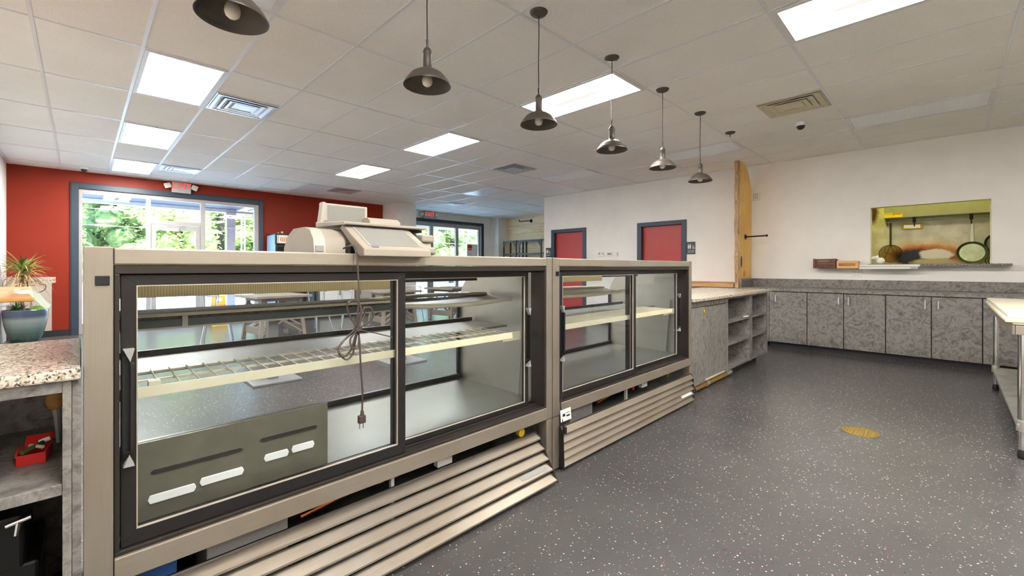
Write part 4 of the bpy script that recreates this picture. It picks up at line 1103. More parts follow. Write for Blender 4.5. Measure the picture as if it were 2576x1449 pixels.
MB().lathe([(.001, .002), (.035, .001), (.05, 0)], (0, 0, 0), 16, False, False, rot=Matrix.Rotation(PI / 2, 3, 'X') @ Matrix.Diagonal((1, 2.0, 1))).xf(Matrix.Translation((7.86, 2.411, 1.33))).build('knot', 'cane', t)
MB().lathe([(.001, .002), (.03, .001), (.04, 0)], (0, 0, 0), 16, False, False, rot=Matrix.Rotation(PI / 2, 3, 'X') @ Matrix.Diagonal((1, 1.4, 1))).xf(Matrix.Translation((8.0, 2.411, 1.13))).build('knot', 'ledge_wood', t)
tag(MB().prism([(7.75, .90), (8.395, .90), (8.395, .975), (7.76, .965)], 'y', 2.50, 3.62).build('wood_ledge', 'ledge_wood', bevel=.006), 'low live-edge wooden ledge behind the right granite worktop', 'ledge')
t = thing('pipe_hook', 'black iron pipe hook sticking out of the wooden slab', 'hook', (8.06, 2.3, 1.75))
MB().lathe([(.045, 0), (.045, .008), (.02, .010), (.02, .02)], (8.06, 2.411, 1.755), 18, rot=Matrix.Rotation(PI / 2, 3, 'X')).build('flange', 'iron_black', t, smooth=True)
MB().tube([(8.06, 2.40, 1.755), (8.06, 2.10, 1.76)], .012, 10).lathe([(.018, 0), (.018, .025)], (8.06, 2.10, 1.76), 12, rot=Matrix.Rotation(PI / 2, 3, 'X')).build('rod', 'iron_black', t, smooth=True)
t = thing('wall_alarm', 'small white wall alarm box right of the wooden slab', 'alarm', (8.38, 2.36, 2.41))
MB().box(8.36, 8.399, 2.28, 2.44, 2.405, 2.53).build('housing', 'white_plastic', t, bevel=.008)
m = MB()
for a in range(3):
    for b_ in range(4): m.box(8.3575, 8.3598, 2.30 + .028 * a, 2.318 + .028 * a, 2.425 + .025 * b_, 2.44 + .025 * b_)
m.build('grille', 'grey_plastic', t)

# restroom signs and controls
def wc_sign(y0, y1, z0, z1, label):
    t = thing('restroom_sign', label, 'sign', (8.39, (y0 + y1) / 2, z0), 'restroom signs')
    MB().box(8.392, 8.3995, y0, y1, z0, z1).build('plate', 'sign_navy', t, bevel=.003)
    s_ = (y1 - y0) / .17; cy = (y0 + y1) / 2; zb = z0 + .105 * s_
    m = MB(); X = (8.3895, 8.3919)
    def shape(pts, c0): m.prism([(c0 - p[0] * s_, zb + p[1] * s_) for p in pts], 'x', *X)
    def head(c0, z, r_=.0085): m.lathe([(r_ * s_, 0), (r_ * s_, .0024)], (8.3919, c0, zb + z * s_), 12, rot=Matrix.Rotation(-PI / 2, 3, 'Y'))
    cw, cm, ch = cy + .05 * s_, cy + .012 * s_, cy - .045 * s_
    shape([(-.006, .075), (.006, .075), (.017, .03), (.008, .03), (.007, 0), (-.007, 0), (-.008, .03), (-.017, .03)], cw); head(cw, .087)
    shape([(-.013, .075), (.013, .075), (.014, .035), (.008, .035), (.007, 0), (-.007, 0), (-.008, .035), (-.014, .035)], cm); head(cm, .087)
    pts = [(8.391, ch + .018 * s_ * math.cos(a), zb + (.018 + .018 * math.sin(a)) * s_) for a in [2 * PI * k / 16 for k in range(16)]]
    m.tube(pts, .003 * s_, 6, True)
    shape([(-.008, .06), (0, .06), (.002, .034), (.018, .034), (.028, .008), (.022, .006), (.013, .028), (-.006, .028)], ch); head(ch + .005 * s_, .07, .0075)
    m.box(X[0], X[1], cy + .0295 * s_, cy + .0325 * s_, zb, zb + .095 * s_)
    m.build('pictogram', 'paper_white', t)
    text_mb('RESTROOM', .024 * s_, face_mat((8.3915, cy, z0 + .045 * s_), '-x')).build('lettering', 'paper_white', t)
    MB().box(8.3895, 8.3919, cy - .062 * s_, cy + .062 * s_, z0 + .072 * s_, z0 + .076 * s_).build('rule_line', 'paper_white', t)
wc_sign(3.385, 3.55, 1.49, 1.73, 'dark restroom sign with white figures right of the nearer red door')
wc_sign(6.955, 7.12, 1.49, 1.73, 'dark restroom sign with white figures left of the farther red door')
t = thing('thermostat', 'white thermostat with dark buttons, left of the three controls between the red doors', 'thermostat', (8.39, 5.48, 1.49), 'wall controls between the red doors')
MB().box(8.372, 8.3995, 5.41, 5.56, 1.485, 1.585).build('housing', 'white_plastic', t, bevel=.006)
MB().box(8.3695, 8.3718, 5.50, 5.545, 1.53, 1.57).box(8.3695, 8.3718, 5.43, 5.45, 1.53, 1.56).build('button', 'grey_plastic', t)
t = thing('thermostat', 'white thermostat with a grey screen, middle of the three controls between the red doors', 'thermostat', (8.39, 5.26, 1.49), 'wall controls between the red doors')
MB().box(8.372, 8.3995, 5.19, 5.33, 1.485, 1.575).build('housing', 'white_plastic', t, bevel=.006)
MB().box(8.3695, 8.3718, 5.21, 5.31, 1.515, 1.56).build('screen', 'scale_screen', t)
t = thing('wall_sensor', 'narrow white oval sensor, right of the three controls between the red doors', 'sensor', (8.39, 5.065, 1.48), 'wall controls between the red doors')
MB().box(8.375, 8.3995, 5.04, 5.09, 1.475, 1.585).build('housing', 'white_plastic', t, bevel=.015, seg=3)
MB().box(8.372, 8.3749, 5.058, 5.072, 1.50, 1.56).build('slot', 'grey_plastic', t)

# ------------------------------------------------------------------ serving hatch ledge and things on the wall around it
tag(MB().box(8.22, 8.51, -.56, .82, 1.252, 1.284).build('hatch_sill', 'granite_dark', bevel=.004), 'dark granite sill of the serving hatch', 'sill')
t = thing('light_strip', 'long white light strip lying along the front of the hatch sill', 'light strip', (8.2, .6, 1.225))
MB().box(8.19, 8.217, .27, .915, 1.246, 1.276).box(8.185, 8.217, .29, .915, 1.212, 1.242).build('housing', 'white_plastic', t, bevel=.005)
MB().box(8.19, 8.205, .29, .91, 1.242, 1.246).build('groove', 'grey_plastic', t)
MB().box(8.183, 8.1849, .30, .36, 1.222, 1.236).build('end_label', 'grey_plastic', t)
t = thing('wooden_crate', 'small dark brown slatted wooden crate on the hatch wall, left of the pine one', 'crate', (8.3, 1.33, 1.22), 'wooden crates beside the hatch')
m = MB()
for z in (1.225, 1.262, 1.299, 1.336): m.box(8.2, 8.212, 1.21, 1.46, z, z + .03)
m.build('slat', 'crate_brown', t, bevel=.002)
m = MB()
for y in (1.20, 1.45): m.box(8.19, 8.199, y, y + .03, 1.222, 1.37)
m.prism([(1.43, 1.35), (1.445, 1.335), (1.36, 1.24), (1.345, 1.25)], 'x', 8.19, 8.199).prism([(1.25, 1.335), (1.265, 1.35), (1.33, 1.25), (1.315, 1.24)], 'x', 8.19, 8.199)
m.build('brace', 'crate_brown', t, bevel=.002)
MB().box(8.213, 8.396, 1.20, 1.212, 1.222, 1.366).box(8.213, 8.396, 1.463, 1.475, 1.222, 1.366).box(8.213, 8.396, 1.2125, 1.4625, 1.222, 1.23).build('side', 'crate_brown', t)
t = thing('wooden_crate', 'small light pine crate on the hatch wall, between the brown crate and the light strip', 'crate', (8.3, 1.05, 1.22), 'wooden crates beside the hatch')
MB().box(8.192, 8.202, .93, 1.185, 1.222, 1.26).box(8.192, 8.202, .93, 1.185, 1.295, 1.335).box(8.192, 8.202, .93, .962, 1.26, 1.295).box(8.192, 8.202, 1.155, 1.185, 1.26, 1.295).build('front', 'crate_pine', t, bevel=.003)
MB().box(8.203, 8.396, .93, .942, 1.222, 1.33).box(8.203, 8.396, 1.173, 1.185, 1.222, 1.33).box(8.203, 8.396, .943, 1.172, 1.222, 1.23).box(8.384, 8.396, .943, 1.172, 1.23, 1.33).build('side', 'crate_pine', t)
t = thing('wall_outlet', 'white double wall outlet under the pine crate', 'outlet', (8.395, .97, 1.09))
MB().box(8.393, 8.3995, .905, 1.035, 1.085, 1.205).build('cover_plate', 'white_plastic', t, bevel=.003)
m = MB()
for y in (.945, .995):
    for z in (1.115, 1.165): m.box(8.3915, 8.3929, y + .006, y + .010, z, z + .012).box(8.3915, 8.3929, y - .010, y - .006, z, z + .012).box(8.3915, 8.3929, y - .003, y + .003, z - .01, z - .004)
m.build('socket_hole', 'grey_plastic', t)
tag(MB().box(8.396, 8.3995, .86, .90, 1.325, 1.355).build('wall_plate', 'white_plastic', bevel=.002), 'tiny white plate on the wall above the light strip', 'wall plate')
t = thing('figurine', 'small white animal figurine on the hatch sill', 'figurine', (8.34, .70, 1.284))
MB().ball((8.34, .69, 1.33), (.045, .05, .05), 14, 10).ball((8.32, .745, 1.375), (.028, .04, .028), 12, 8).ball((8.315, .775, 1.37), (.016, .02, .014), 10, 6).ball((8.34, .725, 1.40), (.01, .012, .014), 8, 6).build('body', 'paper_white', t, smooth=True)
MB().ball((8.297, .742, 1.385), .0055, 8, 6).build('eye', 'ink_black', t)

# ------------------------------------------------------------------ kitchen seen through the hatch
t = thing('wall_shelf', 'stainless overhead shelf hanging behind the serving hatch', 'shelf', (9.3, .0, 2.0))
MB().box(9.215, 9.23, -1.4, .72, 2.02, 2.6).build('front_panel', 'hood_steel', t, bevel=.004)
MB().box(9.23, 9.596, -1.4, .72, 2.02, 2.035).prism([(9.23, 2.035), (9.596, 2.035), (9.596, 1.92), (9.56, 1.93), (9.3, 2.02)], 'y', .70, .72).build('bottom_panel', 'hood_steel', t)
MB().tube([(9.34, -1.39, 1.965), (9.34, .70, 1.965)], .010, 8).build('hanging_rail', 'steel_plain', t, smooth=True)
for y in (-.24, .37): MB().box(9.325, 9.355, y - .02, y + .02, 1.94, 2.019).tube([(9.34, y, 1.95), (9.335, y, 1.90), (9.35, y, 1.885)], .008, 7).build('rail_hook', 'iron_black', t)
t2 = thing('shelf_sticker', 'yellow sticker with shop lettering on the stainless shelf corner', 'sticker', (9.213, .61, 2.03))
MB().box(9.2125, 9.2148, .50, .72, 2.028, 2.105).build('backing', 'yellow_plastic', t2)
text_mb('FOOD', .05, face_mat((9.2115, .655, 2.083), '-x'), sx=.8).build('lettering', 'ink_green', t2)
text_mb('SMART', .05, face_mat((9.2115, .555, 2.083), '-x'), sx=.72).build('lettering', 'ink_black', t2)
t = thing('spider_strainer', 'long-handled wire mesh strainer hanging behind the hatch', 'strainer', (9.42, .66, 1.4))
MB().tube([(9.42, .655, 1.97), (9.42, .655, 1.58)], [.012, .014], 8).build('handle', 'mesh_dark', t, smooth=True)
RS = Matrix.Rotation(PI / 2, 3, 'Y')
ring = lambda r_, z_, k=32: [(9.42 + .02 * (1 - r_ / .15), .655 + r_ * math.cos(2 * PI * q / k), z_ + r_ * .95 * math.sin(2 * PI * q / k)) for q in range(k)]
MB().tube(ring(.145, 1.46), .005, 6, True).tube(ring(.075, 1.52), .003, 6, True).tube([(9.42, .655, 1.59), (9.43, .74, 1.35)], .004, 6).tube([(9.42, .655, 1.59), (9.43, .57, 1.35)], .004, 6).build('rim', 'mesh_dark', t, smooth=True)
m = MB(); cen = m.b.verts.new((9.47, .655, 1.46)); rr = [m.b.verts.new(p) for p in ring(.143, 1.46)]
for q in range(32): m.b.faces.new([cen, rr[q], rr[(q + 1) % 32]])
m.build('mesh_bowl', 'mesh_sieve', t)
def hang_pan(y, z, r_, x, label, inner):
    t = thing('frying_pan', label, 'pan', (x, y, z - r_), 'pans hanging behind the hatch')
    RP = Matrix.Rotation(-PI / 2, 3, 'Y')
    MB().lathe([(r_ * .8, 0), (r_, .05), (r_ * .985, .052), (r_ * .82, .008), (.001, .008)], (x + .05, y, z), 36, True, False, rot=RP).build('pan_body', 'pan_dark', t, smooth=True)
    MB().lathe([(r_ * .80, .012), (.001, .013)], (x + .05, y, z), 36, False, False, rot=RP).build('cooking_surface', inner, t)
    MB().prism([(y - .02, z + r_ * .95), (y + .02, z + r_ * .95), (y + .014, z + r_ + .26), (y - .012, z + r_ + .26)], 'x', x + .0, x + .01).build('pan_handle', 'steel_plain', t, bevel=.003)
hang_pan(-.25, 1.455, .165, 9.42, 'frying pan with a pale worn inside hanging in the hatch', 'pan_inside')
hang_pan(-.54, 1.585, .17, 9.50, 'dark pan half hidden at the right edge of the hatch', 'pan_dark')
tag(MB().tube([(9.4, -.44 + .06 * math.cos(a), 1.33 + .06 * math.sin(a)) for a in [2 * PI * k / 20 for k in range(20)]], .006, 6, True).tube([(9.42, -.47 + .06 * math.cos(a), 1.33 + .06 * math.sin(a)) for a in [2 * PI * k / 20 for k in range(20)]], .006, 6, True).build('wire_rings', 'iron_black', smooth=True), 'black wire rings at the lower right corner of the hatch', 'wire rings')
t = thing('kitchen_lamp', 'small square lamp under the stainless shelf behind the hatch', 'lamp', (9.55, .40, 1.86))
MB().box(9.54, 9.597, .28, .53, 1.85, 1.94).build('housing', 'yellow_plastic', t, bevel=.012)
MB().box(9.535, 9.5399, .31, .50, 1.87, 1.92).build('lens', 'kitchen_lamp', t)
t = thing('tube_light', 'yellow-green strip light on the kitchen ceiling behind the hatch', 'ceiling light', (8.95, .2, 2.95))
MB().box(8.88, 9.02, -1.0, 1.4, 2.97, 3.0055).build('housing', 'frame_white', t)
MB().box(8.9, 9.0, -.98, 1.38, 2.955, 2.9695).build('tube', 'kitchen_tube', t)
t = thing('cook_top', 'stainless cooking counter under the hatch in the kitchen', 'counter', (9.3, -.3, 0))
MB().box(9.0, 9.595, -1.8, 1.6, .86, .90).build('top', 'hood_steel', t, bevel=.004)
MB().box(9.05, 9.595, -1.78, 1.58, 0.0, .859).build('body', 'hood_steel', t)

# ------------------------------------------------------------------ prep table at the right
t = thing('prep_table', 'stainless prep table with round legs at the right edge', 'table', (5.45, -.75, 0))
MB().box(4.28, 6.62, -1.15, -.29, .862, .872).box(4.28, 6.62, -.302, -.29, .80, .861).box(4.28, 4.292, -1.15, -.303, .80, .861).box(6.608, 6.62, -1.15, -.303, .80, .861).build('top', 'steel_x', t, bevel=.004)
for x in (4.325, 6.57):
    for y in (-.335, -1.1):
        MB().tube([(x, y, .06), (x, y, .80)], .021, 16).lathe([(.03, .80), (.03, .861)], (x, y, 0), 16).build('leg', 'chrome', t, smooth=True)
        MB().lathe([(.018, .0), (.024, .008), (.024, .03), (.017, .06)], (x, y, 0), 16).build('foot', 'black_plastic', t, smooth=True)
MB().box(4.30, 6.60, -1.13, -.31, .20, .225).build('under_shelf', 'galvanised', t, bevel=.003)
for x in (4.325, 6.57): MB().lathe([(.028, .18), (.028, .25)], (x, -.335, 0), 16).build('shelf_clamp', 'steel_plain', t, smooth=True)
tag(MB().box(4.38, 6.6, -1.1, -.275, .898, .925).build('cutting_board', 'board_cream', bevel=.004), 'large cream cutting board, top one on the prep table', 'cutting board', 'cutting boards on the prep table')
tag(MB().box(4.32, 6.5, -1.1, -.262, .873, .897).build('cutting_board', 'board_cream', bevel=.004), 'cream cutting board lying under the top one on the prep table', 'cutting board', 'cutting boards on the prep table')
tag(MB().prism([(4.20, -.40), (4.31, -.345), (4.36, -.36), (4.36, -.6), (4.2, -.6)], 'z', .8725, .8728).build('sheet', 'paper_white'), 'white sheet corner at the near end of the prep table', 'paper') if False else None

# brass floor drain
t = thing('floor_drain', 'round brass drain grate in the kitchen floor', 'floor drain', (4.17, .46, 0))
m = MB().lathe([(.115, .0005), (.115, .003), (.098, .004), (.098, .0005)], (4.17, .46, 0), 32, False, False)
for k in range(-4, 5):
    h = math.sqrt(max(0, .098 ** 2 - (.021 * k) ** 2)); m.box(4.17 - h, 4.17 + h, .46 + .021 * k - .006, .46 + .021 * k + .006, .001, .0035)
m.build('grate', 'brass', t)
MB().lathe([(.1, .0006), (.001, .0006)], (4.17, .46, 0), 24, False, False).build('recess', 'pipe_tan', t)
# ------------------------------------------------------------------ exit signs
def exit_sign(x0, x1, yb, z0, z1, label, tilt):
    t = thing('exit_sign', label, 'exit sign', ((x0 + x1) / 2, yb, z0), 'lit exit signs')
    cx = (x0 + x1) / 2; y0 = yb - .075; h = z1 - z0
    MB().box(x0, x1, y0, yb - .012, z0, z1).box(cx - .06, cx + .06, yb - .0118, yb - .0005, z0 + .04, z1 - .04).build('housing', 'frame_alu', t, bevel=.008)
    tx = text_mb('EXIT', h * .76, face_mat((cx, y0 - .002, z0 + h * .60), '-y'), .0012, sx=.98); tx.build('lettering', 'exit_red', t)
    for s_ in (-1, 1):
        R = Matrix.Translation((cx + s_ * ((x1 - x0) / 2 + .065), y0 + .03, z1 - .09)) @ Matrix.Rotation(s_ * tilt, 4, 'Y')
        MB().box(-.055, .055, -.035, .035, -.05, .05).xf(R).build('lamp_head', 'white_plastic', t, bevel=.012)
        R2 = Matrix.Translation((cx + s_ * ((x1 - x0) / 2 + .065), y0 - .006, z1 - .09)) @ Matrix.Rotation(s_ * tilt, 4, 'Y')
        MB().box(-.042, .042, -.002, .0005, -.038, .038).xf(R2).build('lamp_lens', 'bulb_glass', t)
        MB().tube([(cx + s_ * (x1 - x0) / 2 - s_ * .002, y0 + .03, z1 - .1), (cx + s_ * ((x1 - x0) / 2 + .02), y0 + .03, z1 - .1)], .012, 8).build('lamp_arm', 'white_plastic', t)
exit_sign(1.325, 1.645, 11.165, 2.775, 2.998, 'lit red exit sign with two lamp heads over the storefront in the red wall', .35)
exit_sign(7.66, 8.06, 11.52, 2.775, 2.998, 'farther lit red exit sign over the second storefront beyond the white column', .2)

# ------------------------------------------------------------------ drinks cooler by the red wall
t = thing('drinks_cooler', 'tall glass-door drinks cooler with a yellow JOE header by the red wall', 'cooler', (3.6, 10.85, 0))
x0, x1, y0, y1, H = 3.10, 4.02, 10.52, 11.14, 2.005
MB().box(x0, x0 + .03, y0 + .03, y1, .06, H - .03).box(x1 - .03, x1, y0 + .03, y1, .06, H - .03).build('side_panel', 'fridge_side', t, bevel=.008)
MB().box(x0 + .031, x1 - .031, y1 - .03, y1, .06, H - .03).box(x0 + .031, x1 - .031, y0 + .05, y1 - .031, .06, .10).box(x0, x1, y0 + .03, y1, H - .029, H).build('cabinet_shell', 'fridge_black', t)
MB().box(x0 + .032, x1 - .032, y1 - .06, y1 - .031, .11, 1.74).build('inside_liner', 'fridge_inside', t)
for z in (.4, .75, 1.1, 1.42): MB().box(x0 + .04, x1 - .04, y0 + .10, y1 - .07, z, z + .012).build('wire_shelf', 'steel_plain', t)
hd = MB().box(x0, x1, y0, y0 + .045, 1.755, H - .012).build('header', 'fridge_black', t, bevel=.004)
MB().box(x0 + .035, x0 + .395, y0 - .004, y0 - .0005, 1.785, 1.965).build('header_panel', 'white_plastic', hd)
MB().box(x0 + .40, x1 - .03, y0 - .004, y0 - .0005, 1.785, 1.965).build('header_panel', 'yellow_plastic', hd)
text_mb('JOE', .13, face_mat((x0 + .53, y0 - .005, 1.872), '-y')).build('lettering', 'ink_black', hd)
MB().prism([(x0 + .66, 1.875), (x0 + .70, 1.90), (x0 + .74, 1.905), (x0 + .76, 1.93), (x0 + .775, 1.905), (x0 + .82, 1.885), (x0 + .86, 1.905), (x0 + .85, 1.87), (x0 + .86, 1.845), (x0 + .82, 1.865), (x0 + .76, 1.845), (x0 + .74, 1.825), (x0 + .725, 1.845), (x0 + .68, 1.855)], 'y', y0 - .006, y0 - .0041).build('fish_mark', 'ink_red', hd)
for k, (a, mt) in enumerate(((.345, 'ink_red'), (.365, 'ink_orange'), (.378, 'ink_green'), (.055, 'ink_blue'))):
    MB().box(x0 + a, x0 + a + .009, y0 - .0052, y0 - .0041, 1.787, 1.963).build('stripe', mt, hd)
m = MB()
for k in range(5): m.box(x0 + .10 + .038 * k, x0 + .125 + .038 * k, y0 - .0052, y0 - .0041, 1.835, 1.905)
m.build('picture', 'ink_orange', hd)
MB().box(x0 + .09, x0 + .30, y0 - .0052, y0 - .0041, 1.915, 1.922).box(x0 + .11, x0 + .28, y0 - .0052, y0 - .0041, 1.822, 1.829).build('picture_line', 'ink_red', hd)
for a, b_ in ((x0 + .012, (x0 + x1) / 2 + .16), ((x0 + x1) / 2 + .165, x1 - .012)):
    d = MB().frame(a, b_, .12, 1.745, .045, y0 + .008, y0 + .045).build('door', 'fridge_black', t, bevel=.003)
    MB().box(a + .044, b_ - .044, y0 + .02, y0 + .026, .164, 1.701).build('glass', 'glass_case', d)
MB().box(x0 + .02, x1 - .02, y0 + .03, y1 - .02, .0, .059).build('base', 'fridge_black', t)
tag(MB().ball((3.21, 10.68, 2.02), (.02, .02, .016), 10, 6).ball((3.29, 10.68, 2.035), (.028, .025, .03), 10, 6).build('ornament', 'cream_paint', smooth=True), 'tiny pale ornament on top of the drinks cooler', 'ornament')

# ------------------------------------------------------------------ racks and hook at the pine wall
def rack(y0, y1, label):
    t = thing('metal_rack', label, 'rack', (10.8, (y0 + y1) / 2, 0), 'grey metal racks by the pine wall')
    for x in (10.62, 10.955):
        for y in (y0, y1 - .04):
            p = MB().box(x, x + .004, y, y + .04, 0, 2.16).box(x + .005, x + .038, y, y + .004, 0, 2.16).build('upright', 'rack_grey', t)
            m = MB()
            for k in range(20): m.box(x - .0012, x - .0002, y + .013, y + .027, .1 + .1 * k, .145 + .1 * k)
            m.build('keyhole_slots', 'ink_black', p)
    for z in (.3, .75, 1.2, 1.66, 2.10):
        MB().box(10.612, 10.618, y0 + .0, y1, z, z + .06).box(10.619, 10.99, y0 + .041, y1 - .041, z + .05, z + .06).build('shelf', 'rack_grey', t)
    for y, s_ in ((y0 + .041, 1), (y1 - .041, -1)):
        MB().prism([(y, 2.10), (y + s_ * .14, 2.10), (y, 1.93)], 'x', 10.612, 10.617).build('gusset', 'rack_grey', t)
rack(10.34, 10.98, 'grey metal shelving rack next to the white pier at the pine wall')
rack(9.20, 10.22, 'grey metal shelving rack at the pine wall, next to the restroom wall corner')
t = thing('coat_hook', 'black pipe coat hook on the pine plank wall', 'hook', (10.95, 10.0, 2.82))
MB().lathe([(.06, 0), (.06, .012), (.025, .014)], (11.0, 9.98, 2.83), 16, rot=Matrix.Rotation(-PI / 2, 3, 'Y')).build('flange', 'iron_black', t, smooth=True)
MB().tube([(10.99, 9.98, 2.83), (10.9, 9.98, 2.83), (10.9, 10.45, 2.84), (10.9, 10.46, 2.91)], .017, 8).build('rod', 'iron_black', t, smooth=True)
t = thing('window_notice', 'red and white paper notice on the second storefront window', 'notice', (9.7, 11.61, 1.5))
MB().box(9.5, 9.98, 11.606, 11.611, 1.45, 2.05).build('sheet', 'paper_white', t)
MB().box(9.53, 9.72, 11.603, 11.6055, 1.90, 2.02).box(9.56, 9.70, 11.603, 11.6055, 1.84, 1.88).build('heading', 'ink_red', t)
MB().box(9.53, 9.72, 11.603, 11.6055, 1.68, 1.69).box(9.53, 9.72, 11.603, 11.6055, 1.73, 1.74).box(9.75, 9.95, 11.603, 11.6055, 1.60, 1.605).build('text_line', 'grey_plastic', t)

# ------------------------------------------------------------------ dining furniture seen through the cases
def x_table(name, cx, cy, rz, label, group):
    t = thing(name, label, 'table', (cx, cy, 0), group, local=True); t.rotation_euler = (0, 0, rz)
    MB().box(-.46, .46, -.46, .46, .715, .755).build('tabletop', 'table_wood', t, bevel=.004)
    for sx in (-1, 1):
        for sy in (-1, 1):
            R = Matrix.Translation((sx * .30, sy * .30, 0)) @ Matrix(((1, 0, sx * .09, 0), (0, 1, sy * .05, 0), (0, 0, 1, 0), (0, 0, 0, 1)))
            m = MB().box(-.03, .03, -.03, .03, 0, .66)
            m.xf(Matrix.Translation((sx * .37, sy * .35, 0)) @ Matrix(((1, 0, -sx * .10, 0), (0, 1, -sy * .06, 0), (0, 0, 1, 0), (0, 0, 0, 1))))
            m.build('leg', 'table_wood', t, bevel=.003)
    MB().box(-.34, .34, -.34, .34, .661, .714).build('apron', 'table_wood', t)
    for s_ in (-1, 1):
        m = MB()
        for off in (-.05, .05):
            for q in (-1, 1):
                m.tube([(-.33 * q, s_ * .345, .10 + off + .05), (.30 * q, s_ * .315, .56 + off)], .018, 6)
        m.build('cross_brace', 'table_wood', t)
        MB().box(s_ * .34 - .015, s_ * .34 + .015, -.30, .30, .10, .22).build('stretcher', 'table_wood', t)
    return t
x_table('dining_table', 2.45, 8.38, .12, 'grey wooden table with cross-braced legs, seen through the left door of the near case', 'cross-braced dining tables')
x_table('dining_table', 4.75, 8.3, -.1, 'grey wooden table with cross-braced legs, seen through the right door of the near case', 'cross-braced dining tables')
x_table('dining_table', 6.45, 8.5, .2, 'farthest grey cross-braced wooden table, near the second storefront', 'cross-braced dining tables')
def pedestal(cx, cy, label):
    t = thing('pedestal_table', label, 'table', (cx, cy, 0), 'pedestal tables in front of the cases', local=True)
    MB().box(-.24, .24, -.24, .24, 0, .022).build('foot_plate', 'table_plate', t, bevel=.004)
    MB().box(-.05, .05, -.05, .05, .0225, .72).build('column', 'table_plate', t, bevel=.004)
    MB().lathe([(.36, .72), (.37, .73), (.37, .75), (.36, .76)], n=40).build('tabletop', 'table_wood', t)
pedestal(1.50, 5.20, 'pedestal table with a square foot plate, seen under the wire shelf through the left door')
pedestal(3.02, 5.05, 'pedestal table with a square foot plate, seen beside the door stile of the near case')
def chair(label):
    t = thing('metal_chair', label, 'chair', (0, 0, 0), 'silver chairs at the dining tables', local=True)
    MB().lathe([(.19, .44), (.20, .45), (.195, .465), (.001, .46)], n=24, cap1=False).build('seat', 'table_wood', t, smooth=True)
    for a in (-1, 1):
        for b_ in (-1, 1): MB().tube([(a * .21, b_ * .21, 0), (a * .14, b_ * .14, .445)], .012, 8).build('leg', 'seat_silver', t, smooth=True)
    MB().tube([(.20 * math.cos(q), .20 * math.sin(q), .80 - .03 * abs(math.cos(q))) for q in [PI * k / 14 for k in range(15)]], .012, 8).tube([(-.20, 0, .77), (-.17, .03, .45)], .011, 8).tube([(.20, 0, .77), (.17, .03, .45)], .011, 8).tube([(0, .20, .80), (0, .17, .455)], .011, 8).build('backrest', 'seat_silver', t, smooth=True)
    return t
c0 = chair('silver chair left of the cross-braced table behind the near case')
CH = [(1.62, 8.5, 1.3, None), (3.3, 8.7, -1.1, 'silver chair right of the cross-braced table behind the near case'), (2.7, 9.5, .2, 'silver chair behind the cross-braced table, near the storefront door'), (3.98, 8.6, 1.2, 'silver chair left of the second cross-braced table'), (5.52, 8.75, -.9, 'silver chair between the second and the farthest cross-braced tables')]
for k, (x, y, rz, lab) in enumerate(CH):
    if k == 0: c0.location = (x, y, 0); c0.rotation_euler = (0, 0, rz)
    else: dup(c0, (x, y, 0), rz, lab)
def low_cabinet(x0, x1, mt, label):
    t = thing('low_cabinet', label, 'cabinet', ((x0 + x1) / 2, 10.85, 0), 'low cabinets along the red wall')
    MB().box(x0, x1, 10.6, 11.15, .08, .84).build('body', mt, t, bevel=.006)
    MB().box(x0 + .03, x1 - .03, 10.63, 11.15, 0, .079).build('plinth', 'base_black', t)
    MB().box(x0 - .01, x1 + .01, 10.58, 11.16, .841, .87).build('top', 'frame_white', t, bevel=.004)
    for k in range(2):
        a = x0 + .01 + k * (x1 - x0 - .01) / 2; d = MB().box(a, a + (x1 - x0 - .03) / 2, 10.582, 10.599, .10, .825).build('door', mt, t, bevel=.003)
        MB().box(a + .03, a + .05, 10.565, 10.5815, .55, .68).build('handle', 'chrome', d)
low_cabinet(4.12, 4.98, 'white_plastic', 'pale low cabinet right of the drinks cooler, seen through the near case')
low_cabinet(5.08, 6.02, 'beige_light', 'beige low cabinet at the white column, seen through the near case')
t = thing('caution_sign', 'yellow folding caution sign on the floor by the storefront door', 'floor sign', (2.10, 10.92, 0), local=True)
for s_, a in ((-1, .2), (1, -.2)):
    m = MB(); o = [(-.14, 0), (.14, 0), (.12, .62), (-.12, .62)]
    def pl_(p, yy): return (p[0], s_ * .13 * (1 - p[1] / .64) + yy, p[1])
    outer = [(-.145, 0), (.145, 0), (.12, .49), (.12, .63), (-.12, .63), (-.12, .49)]
    inner = [(-.075, .515), (.075, .515), (.06, .585), (-.06, .585)]
    def strip(a_, b_, c_, d_):
        P = [pl_(q, -.006) for q in (a_, b_, c_, d_)]; Q = [pl_(q, .006) for q in (a_, b_, c_, d_)]
        m.quad(*P); m.quad(*reversed(Q))
        for k in range(4): m.quad(P[k], Q[k], Q[(k + 1) % 4], P[(k + 1) % 4])
    strip((-.145, 0), (.145, 0), (.12, .515), (-.12, .515)); strip((-.12, .515), (-.075, .515), (-.06, .585), (-.12, .63)); strip((.075, .515), (.12, .515), (.12, .63), (.06, .585)); strip((-.06, .585), (.06, .585), (.12, .63), (-.12, .63))
    m.build('panel', 'yellow_plastic', t)
text_mb('CAUTION', .065, Matrix.Translation((0, -.054, .425)) @ Matrix.Rotation(-math.atan(.13 / .64), 4, 'X') @ face_mat((0, 0, 0), '-y')).build('lettering', 'ink_red', t)

